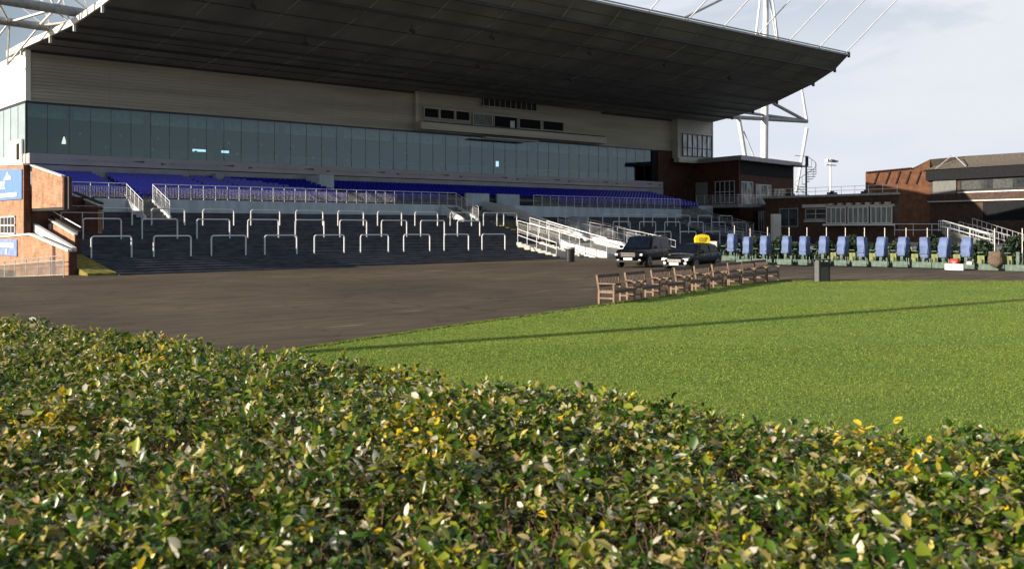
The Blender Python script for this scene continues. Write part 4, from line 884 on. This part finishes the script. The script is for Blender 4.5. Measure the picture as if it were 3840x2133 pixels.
onface(H1, H2, -.2, 23, 9.0, 10.5, .6, .58).build('eaves_fascia', M['fasciadk'], B3)
onface(H1, H2, .7, 4.5, 6.9, 9.0, .25, .23).build('panel', mat('grey_louvre', (.13, .135, .13), .7, var=.2, scale=4, stretch=(6, 6, .3)), B3)
w_ = window(H1, H2, 4.9, 21.9, 7.4, 8.98, B3, 4, 1, 'glassdk', 'blackmet', .2)
for t in (5.3, 10.0, 14.5, 18.8): onface(H1, H2, t, t+2.9, 7.6, 8.8, .036, .005).build('blind', GBL, w_)
onface(H1, H2, 4.8, 22.5, 7.1, 7.28, .38, .35).build('sill', M['steel'], B3)
onface(H1, H2, -.2, 23, 6.2, 7.05, .3, .29).build('brick_band', M['brickbr'], B3)
onface(H1, H2, -.1, 22.8, 5.95, 6.14, .4, .38).build('string_course', M['clad2'], B3)
onface(H1, H2, 8.5, 22.5, 3.4, 5.8, .02, .018).build('recess', M['fasciadk'], B3)
# stairs and rails in front of the hall
stp = thing('outside_stairs', 'grey concrete stairs with railings leading up beside the brick hall', 'stairs', (84, 28, 0))
def quad_stairs(x0, y0, dx, dy, wx, wy, z0, z1, n, m, parent):
    mb = MB()
    for i in range(n):
        t0, t1 = i/n, (i+1)/n; a = Vector((x0+dx*t0, y0+dy*t0)); b = Vector((x0+dx*t1, y0+dy*t1)); w = Vector((wx, wy)); z = z0+(z1-z0)*(i+1)/n
        mb.prism([(v.x, v.y) for v in (a, b, b+w, a+w)], 'z', 0, z)
    return mb.build('steps', m, parent)
quad_stairs(79.5, 34.4, -.6, 3.4, 3.0, 1.5, .9, 2.1, 6, M['tread'], stp)
mb = MB().add([(79.3, 34.2, .85), (78.6, 38.0, 1.9), (78.6, 38.0, 2.3), (79.3, 34.2, 1.25), (79.5, 34.3, .85), (78.8, 38.1, 1.9), (78.8, 38.1, 2.3), (79.5, 34.3, 1.25)], [(0, 1, 2, 3), (7, 6, 5, 4), (0, 4, 5, 1), (3, 2, 6, 7), (1, 5, 6, 2), (0, 3, 7, 4)]); mb.build('stringer', M['tread'], stp)
for i in range(3):
    railing('white tubular rail on the hall terrace, %s row from the front' % ordn(i+1), [(90.4-i*2.2, 40.9+i*.2, 2.2-i*.3), (83.4-i*2.2, 33.6+i*.2, .8-i*.05)], 1.05, 1.0, 0, (1.0, .5), m='steel', group='rails on the hall terrace')
    railing('sloping rail of the outside stairs, %s from the left' % ordn(i+1), [(78.7+1.3*i, 38+.8*i, 2.1), (79.4+1.3*i, 34.3+.8*i, 1.0)], .9, 1.2, 0, (1.0, .5), m='steel', group='rails of the outside stairs')
railing('low white rail on the terrace in front of the dark brick wing', [(75.9, 40.6, 1.75), (79.2, 37.6, 1.75)], .95, 1.7, 0, (1.0, .5), m='steel', group='rails in front of the brick wing')
tb = MB().prism([(74, 56), (69.5, 38), (84, 24), (96, 24), (100, 50), (86, 62)], 'z', 0, .9).build('raised_terrace', M['tread']); struct(tb)
railing('white handrail sloping down the steps left of the notice totem', [(90, 71, 3.3), (84, 60, 1.85)], 1.0, 1.3, .16, (1.0, .5), m='steel', mat2='steel', group='rails in front of the brick wing')
railing('lower white handrail parallel to the steps by the totem', [(79.5, 66.0, 2.3), (73.0, 50.5, .9)], 1.0, 1.4, .16, (1.0, .5), m='steel', mat2='steel', group='rails in front of the brick wing')
MB().prism([(84.5, 68.5), (79.0, 66.5), (72.3, 50.3), (74.5, 49.5), (86, 66)], 'z', 0, .9).build('raised_path', M['tread'])['kind'] = 'structure'
o = MB().box(74.3, 75.5, 51.0, 51.3, .9, 3.6).build('information_totem', M['clad2'], bevel=.03); tag(o, 'tall pale grey totem panel standing before the brick wing', 'totem')
# dark planting behind the stands
def bush(x, y, r, h, label):
    root = thing('shrub', label, 'shrub', (x, y, 0), 'dark shrubs behind the covered stands')
    n = 1400; a = RNG.uniform(0, 2*np.pi, n); u = RNG.random(n)**.4; zz = RNG.random(n)
    rr_ = r*u*np.sqrt(np.clip(1.05-zz**2, 0, 1)); B = np.stack([rr_*np.cos(a), rr_*np.sin(a), .1+zz*h*(1-.2*RNG.random(n))], 1); D = RNG.normal(0, .09, (n, 3)); S_ = RNG.normal(0, .06, (n, 3))
    V = np.stack([B-D, B+S_, B+D, B-S_], 1); cloud_mesh('foliage', V, [(0, 1, 2, 3)], RNG.random(n), BUSH, root)
    MB().tube((x, y, 0), (x, y, h*.7), .06, 6).build('stem', M['bark'], root)
BUSH = leaf_mat('shrub_leaf', [(0, (.010, .022, .012)), (.7, (.020, .042, .018)), (1, (.05, .08, .03))], .5, .2)
for i in range(15): bush(55.6+.4*(i % 3)+i*.28, 41.5-i*1.55, .95, 1.35+.25*((i*7) % 3), 'dark evergreen shrub behind the stands, %s from the left' % ordn(i+1))

# ------------------------------------------------------------------ bookmaker stands
def make_stand(cover=True, board=True, lean=0, wf=1.0, dz_=0.0, ph=0.0):
    root = localthing('betting_stand', 'x', 'betting stand')
    MB().box(-.5, .5, -.52, .52, .02, .10).box(-.52, -.46, -.53, .53, .06, .34).box(.46, .52, -.53, .53, .06, .3).build('base', M['green'], root)
    for y, h in ((-.46, .55), (-.3, .42), (-.12, .5), (.36, .6)): MB().box(-.50, -.455, y-.025, y+.025, .3, h).build('peg', M['green'], root)
    if board: MB().box(-.38, -.34, .25, .62, .3, .78).build('side_board', M['ygreen'], root)
    MB().box(-.22, -.1, -.06, .10, .1, 1.0).build('column', M['green'], root)
    MB().tube((.1, -.22, .1), (.1, -.22, .95), .02, 6).build('leg', M['greymet'], root); MB().tube((.12, .2, .1), (.12, .2, .95), .02, 6).build('leg', M['greymet'], root)
    if cover:
        rings = []
        for z, w, d in ((.60+dz_, .24*wf, .21), (.68+dz_, .27*wf, .235), (.95+dz_, .24*wf, .21), (1.25+dz_, .26*wf, .235), (1.5, .235*wf, .205), (1.64, .24*wf, .21), (1.71, .20*wf, .165)):
            rr = []
            for i in range(12):
                a = 2*math.pi*(i+.5)/12; c, s = math.cos(a), math.sin(a); k = .07*math.sin(i*2.3+z*5+ph)
                rr.append((-.05+d*(abs(c)**.18*(1 if c > 0 else -1))*(1+k)+lean*(z-1.2), w*(abs(s)**.18*(1 if s > 0 else -1))*(1+k*.5)+lean*.6*(1.7-z), z))
            rings.append(rr)
        MB().loft(rings).build('cover', M['cloth'], root)
        MB().box(-.31, -.285, -.22, .2, .78, .84).build('fold_band', M['cloth'], root)
    MB().tube((0, -.12, 1.65 if cover else .1), (0.0, -.12, 2.22), .019, 6).build('mast', M['cream'], root)
    MB().box(-.42, -.30, .30, .60, .92, .96).build('shelf', M['green'], root)
    return root
ty = [make_stand(True, False, 0), make_stand(True, True, .07, 1.05, .05, 1.7), make_stand(True, True, -.06, .95, -.04, 3.1), make_stand(True, False, .05, .9, .08, 4.4), make_stand(True, True, .11, 1.08, .0, 5.9)]
pos = [(50.9, 37.9, .5), (50.3, 36.3, 0), (50.45, 35.15, .18), (51.1, 34.1, .15), (51.6, 33.2, .13), (52.05, 32.2, .16), (52.45, 31.2, .1), (52.8, 30.2, .08), (53.15, 29.15, .06), (53.5, 28.05, .07), (53.75, 26.95, .05), (53.8, 25.8, .05), (53.7, 24.55, .1)]
used = set()
for i, (x, y, dz) in enumerate(pos):
    k = (0, 3, 0, 3, 0, 3, 1, 2, 4, 1, 2, 4, 1)[i]; lb = 'betting stand under a blue fabric cover, %s from the left in the row' % ordn(i+1); gp = 'covered betting stands in a row'
    if k not in used: used.add(k); r_ = ty[k]; r_.location = (x, y, .15+dz*.35); r_['label'] = lb; r_['group'] = gp; r_.rotation_euler.z = .10*math.sin(i*2.7)
    else: r_ = dup(ty[k], (x, y, .15+dz*.35), .10*math.sin(i*2.7), lb, gp)
    if dz > .3: pass
ty2 = make_stand(False, True); ty2.location = (53.6, 23.2, .15); ty2['label'] = 'uncovered green betting stand left of the brown wicker bundle'; ty2['group'] = 'uncovered betting stands'
dup(ty2, (53.6, 21.8, .15), 0, 'uncovered green betting stand at the right edge of the picture', 'uncovered betting stands')
dup(ty2, (53.7, 20.4, .15), 0, 'uncovered green betting stand beyond the right edge, past the others', 'uncovered betting stands')
def lump(name, x, y, z, rx, ry, rz_, m, label, cat):
    bm = bmesh.new(); bmesh.ops.create_icosphere(bm, subdivisions=3, radius=1)
    for v in bm.verts:
        k = 1+.13*noise.noise(v.co*1.7+Vector((x, y, 0))); p = v.co.copy(); p = Vector([abs(c)**.72*(1 if c > 0 else -1) for c in p])
        v.co = Vector((x+p.x*rx*k, y+p.y*ry*k, z+rz_+p.z*rz_*k))
    me = bpy.data.meshes.new(name); bm.to_mesh(me); bm.free(); me.materials.append(m); o = bpy.data.objects.new(name, me); COL.objects.link(o); tag(o, label, cat)
lump('wicker_bundle', 53.0, 22.75, .35, .3, .38, .42, M['sack'], 'brown wicker bundle leaning between two green stands', 'bundle')
lump('red_bag', 52.9, 24.9, .3, .2, .28, .22, M['red'], 'bright red bag on the green base near the right', 'bag')
o = MB().box(52.2, 52.35, 24.1, 25.1, .15, .48).build('white_box', M['white'], bevel=.02); tag(o, 'low white box on the tarmac in front of the green bases', 'box')
o = MB().box(52.6, 52.9, 23.85, 24.1, .45, .62).build('white_carton', M['cream'], bevel=.02); tag(o, 'small white carton on a green base near the right', 'carton')
hd = thing('display_board', 'tall pale board with dark post standing just right of the black hatchback', 'board', (46.4, 34.6, .15))
MB().box(50.6, 50.68, 38.9, 39.7, .3, 1.55).build('panel', M['concrete'], hd); MB().tube((50.75, 38.9, .15), (50.75, 38.9, 1.6), .04, 6).tube((50.75, 39.7, .15), (50.75, 39.7, 1.6), .04, 6).build('post', M['blackmet'], hd)

# ------------------------------------------------------------------ benches
BT = (.45, 2.4, 4.36, 6.30, 8.12, 9.85, 11.5, 13.1, 14.6)
def make_bench(L_=1.5):
    root = localthing('bench', 'x', 'bench'); w = M['wood_lit']      # length along +x, back on +y side, origin at left front foot
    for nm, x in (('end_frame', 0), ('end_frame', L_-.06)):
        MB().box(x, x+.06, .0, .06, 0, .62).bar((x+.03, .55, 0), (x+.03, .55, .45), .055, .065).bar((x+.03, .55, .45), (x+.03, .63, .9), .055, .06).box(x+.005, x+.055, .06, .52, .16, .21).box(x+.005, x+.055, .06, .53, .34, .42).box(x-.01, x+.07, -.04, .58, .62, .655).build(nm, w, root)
    s = MB()
    for i in range(5): s.box(.06, L_-.06, .01+i*.105, .09+i*.105, .42, .445)
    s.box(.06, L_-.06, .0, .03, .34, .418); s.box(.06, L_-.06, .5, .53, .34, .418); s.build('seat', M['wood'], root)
    b = MB(); b.bar((.06, .622, .86), (L_-.06, .622, .86), .035, .09); b.bar((.06, .575, .55), (L_-.06, .575, .55), .03, .07)
    n = 13
    for i in range(n): x = .12+(L_-.24)*i/(n-1); b.bar((x, .578, .57), (x, .615, .83), .05, .016)
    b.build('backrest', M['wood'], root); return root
bench0 = make_bench(); ba = math.atan2(3.6, 12.7)
bx, by = 22.05, 21.08
for i, tt in enumerate(BT):
    x = bx+math.cos(ba)*tt; y = by+math.sin(ba)*tt
    lb = 'weathered brown wooden bench, %s from the left along the lawn edge' % ordn(i+1)
    if i == 0: bench0.location = (x, y, zg(x, y)); bench0.rotation_euler.z = ba; bench0['label'] = lb; bench0['group'] = 'benches along the lawn edge'
    else: dup(bench0, (x, y, zg(x, y)), ba+.02*math.sin(i*2), lb, 'benches along the lawn edge')

# ------------------------------------------------------------------ bins
lb = thing('litter_bin', 'round dark litter bin standing before the central stairs', 'bin', (46.2, 47.6, .15))
MB().tube((46.2, 47.6, .15), (46.2, 47.6, 1.0), .3, 16, .32).build('body', M['blackmet'], lb, smooth=True); MB().tube((46.2, 47.6, 1.0), (46.2, 47.6, 1.12), .34, 16, .28).build('lid', M['greymet'], lb, smooth=True)
lb = thing('litter_bin', 'square grey litter bin with dark frame at the lawn edge', 'bin', (37.2, 22.9, .1), None)
def rbox(mb, cx, cy, a, x0, x1, y0, y1, z0, z1):
    c, s = math.cos(a), math.sin(a); mb.prism([(cx+x*c-y*s, cy+x*s+y*c) for x, y in ((x0, y0), (x1, y0), (x1, y1), (x0, y1))], 'z', z0, z1); return mb
bxx, byy, baa = 37.6, 23.4, R(-22)
rbox(MB(), bxx, byy, baa, -.24, .20, -.2, .2, .12, .96).build('body', mat('speckled_bin_panel', (.10, .105, .11), .7, var=.35, scale=30), lb)
mb = MB()
for x in (-.26, .21): 
    for y in (-.22, .17): rbox(mb, bxx, byy, baa, x, x+.06, y, y+.06, .1, 1.06)
rbox(mb, bxx, byy, baa, -.28, .29, -.24, .24, 1.02, 1.07); mb.build('frame', M['blackmet'], lb)
rbox(MB(), bxx, byy, baa, -.19, .15, -.225, -.202, .74, .92).build('opening', M['dark'], lb)

# ------------------------------------------------------------------ cars
def make_car(name, label, L_, Wd, Hh, suv, loc, rz):
    root = thing(name, label, 'car', loc, 'cars parked before the terrace', rz)
    # stations along x (front = +x)
    hw = Wd/2; fl_ = .36 if not suv else .42
    if suv: prof = [(-.5, .62, .95, .82), (-.49, .45, 1.05, .93), (-.40, .36, 1.10, .98), (-.15, .34, 1.08, 1), (.1, .34, 1.08, 1), (.22, .34, 1.08, 1), (.38, .36, 1.05, .98), (.46, .40, .98, .92), (.495, .50, .86, .84)]
    else: prof = [(-.5, .5, .82, .80), (-.49, .38, .96, .90), (-.42, .30, .98, .96), (-.15, .26, .95, 1), (.1, .26, .93, 1), (.2, .26, .92, 1), (.36, .28, .82, .97), (.46, .30, .72, .90), (.495, .40, .62, .80)]
    rings = []
    for t, zb, zt, wf in prof:
        w = hw*wf; x = t*L_; m_ = (zb+zt)/2
        rings.append([(x, -w*.92, zb), (x, -w, zb+.12), (x, -w, m_+.05), (x, -w*.97, zt-.06), (x, -w*.88, zt), (x, 0, zt+.035), (x, w*.88, zt), (x, w*.97, zt-.06), (x, w, m_+.05), (x, w, zb+.12), (x, w*.92, zb)])
    body = MB().loft(rings).build('body', M['carpaint'], root, smooth=True); sub = body.modifiers.new('s', 'SUBSURF'); sub.levels = sub.render_levels = 2
    zt = 1.06 if suv else .93
    if suv: gh = [(-.475, zt, .90), (-.44, Hh-.10, .80), (-.36, Hh-.02, .78), (-.05, Hh, .78), (.10, Hh-.04, .77), (.235, zt+.0, .88)]
    else: gh = [(-.46, zt-.02, .88), (-.36, Hh-.14, .76), (-.24, Hh-.03, .74), (-.02, Hh, .74), (.08, Hh-.05, .73), (.27, zt-.08, .86)]
    rings = []
    for t, z, wf in gh:
        b = zt-.05; rings.append([(t*L_, -hw*.90, b), (t*L_, -hw*wf, max(b+.01, z-.05)), (t*L_, -hw*wf*.93, z), (t*L_, 0, z+.02), (t*L_, hw*wf*.93, z), (t*L_, hw*wf, max(b+.01, z-.05)), (t*L_, hw*.90, b)])
    rings[0] = [(gh[0][0]*L_, y, min(z, zt)) for _, y, z in rings[0]]
    MB().loft(rings).build('cabin', M['carpaint'], root, bevel=.05, smooth=True)
    # glass: windscreen and side windows set proud of the cabin
    t1, z1, w1 = gh[-2]; t2, z2, w2 = gh[-1]
    def lerp(a, b, k): return a+(b-a)*k
    ws = [(lerp(t1*L_, t2*L_, .08)+.01, -hw*w1*.86, lerp(z1, z2, .08)+.03), (lerp(t1*L_, t2*L_, .9)+.01, -hw*.80, lerp(z1, z2, .9)+.03), (lerp(t1*L_, t2*L_, .9)+.01, hw*.80, lerp(z1, z2, .9)+.03), (lerp(t1*L_, t2*L_, .08)+.01, hw*w1*.86, lerp(z1, z2, .08)+.03)]
    MB().add(ws+[(x, y, z-.012) for x, y, z in ws], [(0, 1, 2, 3), (7, 6, 5, 4), (0, 4, 5, 1), (1, 5, 6, 2), (2, 6, 7, 3), (3, 7, 4, 0)]).build('windscreen', GW, root)
    for s in (-1, 1):
        xa, xb, xc, xd = (-.42 if suv else -.36)*L_, -.13*L_, -.11*L_, .17*L_
        for a, b, sh in ((xa, xb, 'r'), (xc, xd, 'f')):
            ta = a+.1 if sh == 'f' else a+.16; tb_ = b if sh == 'r' else b-.34*(L_/4.5)
            yb_, yt_ = s*(hw*.905), s*(hw*.80); zb_, z_t = zt+.02, Hh-.13
            P4 = [(a, yb_, zb_), (b, yb_, zb_), (tb_, yt_, z_t), (ta, yt_, z_t)]
            MB().add(P4+[(x, y-s*.02, z) for x, y, z in P4], [(0, 1, 2, 3), (7, 6, 5, 4), (0, 4, 5, 1), (1, 5, 6, 2), (2, 6, 7, 3), (3, 7, 4, 0)]).build('side_window', GW, root)
        # headlight
        fz = .78 if suv else .62; fx = .478*L_
        MB().prism([(fx-.25, fz-.06), (fx+.04, fz-.10), (fx+.03, fz+.03), (fx-.28, fz+.09)], 'y', s*hw*.88-.005, s*hw*.50).build('headlight', M['lamp'], root, bevel=.01)
        MB().tube((.47*L_, s*hw*.68, .40), (.485*L_, s*hw*.68, .40), .085, 10).build('fog_lamp', M['lamp'], root)
        for gx_ in (-.12*L_, .185*L_, -.34*L_): MB().box(gx_-.006, gx_+.006, s*(hw-.03)-.012, s*(hw-.03)+.012, .42, zt-.05).build('panel_gap', M['dark'], root)
        for gx_ in (-.15*L_, .08*L_): MB().box(gx_-.09, gx_+.07, s*(hw-.02)-.015, s*(hw-.02)+.015, zt-.14, zt-.11).build('door_handle', M['chrome'], root)
        mr = MB().box(.19*L_-.08, .19*L_+.06, s*(hw+.02)-.0, s*(hw+.19), zt+.02, zt+.18).build('wing_mirror', M['carpaint'], root, bevel=.03)
        wr = .36 if suv else .32
        for t in (-.31, .315):
            y0, y1 = s*(hw-.2), s*(hw+.012); w_ = MB().tube((t*L_, y0, wr), (t*L_, y1, wr), wr, 20).build('wheel', M['rubber'], root, smooth=False)
            mbr = MB().tube((t*L_, y1, wr), (t*L_, y1+s*.012, wr), wr*.66, 20); mbr.build('rim', M['steel'], w_)
            spk = MB()
            for k in range(10): a = k*math.pi/5+.15; spk.bar((t*L_+math.cos(a)*wr*.14, y1+s*.016, wr+math.sin(a)*wr*.14), (t*L_+math.cos(a)*wr*.58, y1+s*.016, wr+math.sin(a)*wr*.58), .012, .055)
            spk.build('spokes', M['blackmet'], w_)
            MB().tube((t*L_, y0, wr+.02), (t*L_, s*(hw+.004), wr+.02), wr*1.13, 20).build('wheel_arch', M['dark'], root)
    gz0, gz1 = (.62, .86) if suv else (.44, .60)
    g_ = MB().box(.478*L_, .502*L_, -hw*.46, hw*.46, gz0, gz1).build('grille', M['blackmet'], root)
    gb = MB()
    for i in range(3): z = gz0+.03+(gz1-gz0-.06)*i/2; gb.box(.502*L_, .506*L_, -hw*.44, hw*.44, z-.012, z+.012)
    gb.build('grille_bars', M['chrome'], g_)
    MB().box(.503*L_, .512*L_, -.27, .27, .44 if suv else .30, .56 if suv else .42).build('number_plate', M['plate'], root)
    MB().box(.47*L_, .500*L_, -hw*.75, hw*.75, .30 if suv else .22, .42 if suv else .30).build('bumper', M['blackmet'], root, bevel=.03)
    if suv:
        for s in (-1, 1): MB().tube((-.4*L_, s*hw*.70, Hh+.05), (.08*L_, s*hw*.70, Hh+.03), .02, 6).build('roof_rail', M['chrome'], root)
    return root
GW = mat('tinted_car_glass', (.004, .007, .014), .15, var=.3, spec=.1)
ch = math.atan2(-.329, -.944)
make_car('parked_car', 'large black four-by-four parked left of the smaller black car', 4.7, 1.92, 1.78, True, (44.1, 39.2, .13), ch)
make_car('parked_car', 'smaller black hatchback with the yellow sign on its roof', 4.25, 1.78, 1.46, False, (43.1, 34.8, .13), math.atan2(-.214, -.977))
yc = thing('roof_sign', 'yellow sign with a dark emblem on the roof of the smaller black car', 'sign', (43.5, 34.4, 1.5))
c_, s_ = math.cos(ch), math.sin(ch)
Y0 = Vector((43.5, 34.4)); dv = Vector((.757, -.653))
mb = MB(); pr = []
for a, b in ((-.38, 0), (-.40, .25), (-.32, .42), (0, .49), (.33, .42), (.40, .25), (.37, 0)): pr.append((a, b))
fr = [(Y0.x+dv.x*a, Y0.y+dv.y*a, 1.56+b) for a, b in pr]; bk = [(x+.25, y+.3, z) for x, y, z in fr]; n = len(pr)
mb.add(fr+bk, [tuple(range(n)), tuple(range(2*n-1, n-1, -1))]+[(i, (i+1) % n, (i+1) % n+n, i+n) for i in range(n)]).build('box', M['yellow'], yc)
em = [(Y0.x+dv.x*a-.02, Y0.y+dv.y*a-.02, 1.56+b) for a, b in ((-.2, .11), (-.23, .25), (-.1, .34), (.05, .29), (.17, .34), (.22, .25), (.12, .17), (.17, .1), (0, .08))]
MB().add(em+[(x+.01, y+.01, z) for x, y, z in em], [tuple(range(9)), tuple(range(17, 8, -1))]+[(i, (i+1) % 9, (i+1) % 9+9, i+9) for i in range(9)]).build('emblem', mat('ochre_emblem', (.42, .33, .02), .5), yc)

# unseen boom made up on the left to cast the long lawn shadow
fm = thing('shadow_boom', 'unseen leaning boom left of the lawn, added for the shadow it casts', 'boom', (-20, 21.4, 0))
MB().tube((-20, 21.4, 0), (-13.5, 32.6, 21.5), .26, 10, .18).build('arm', M['greymet'], fm, smooth=True)
MB().box(-21.2, -18.8, 20.2, 22.6, 0, .7).build('boom_foot', M['greymet'], fm, bevel=.06)
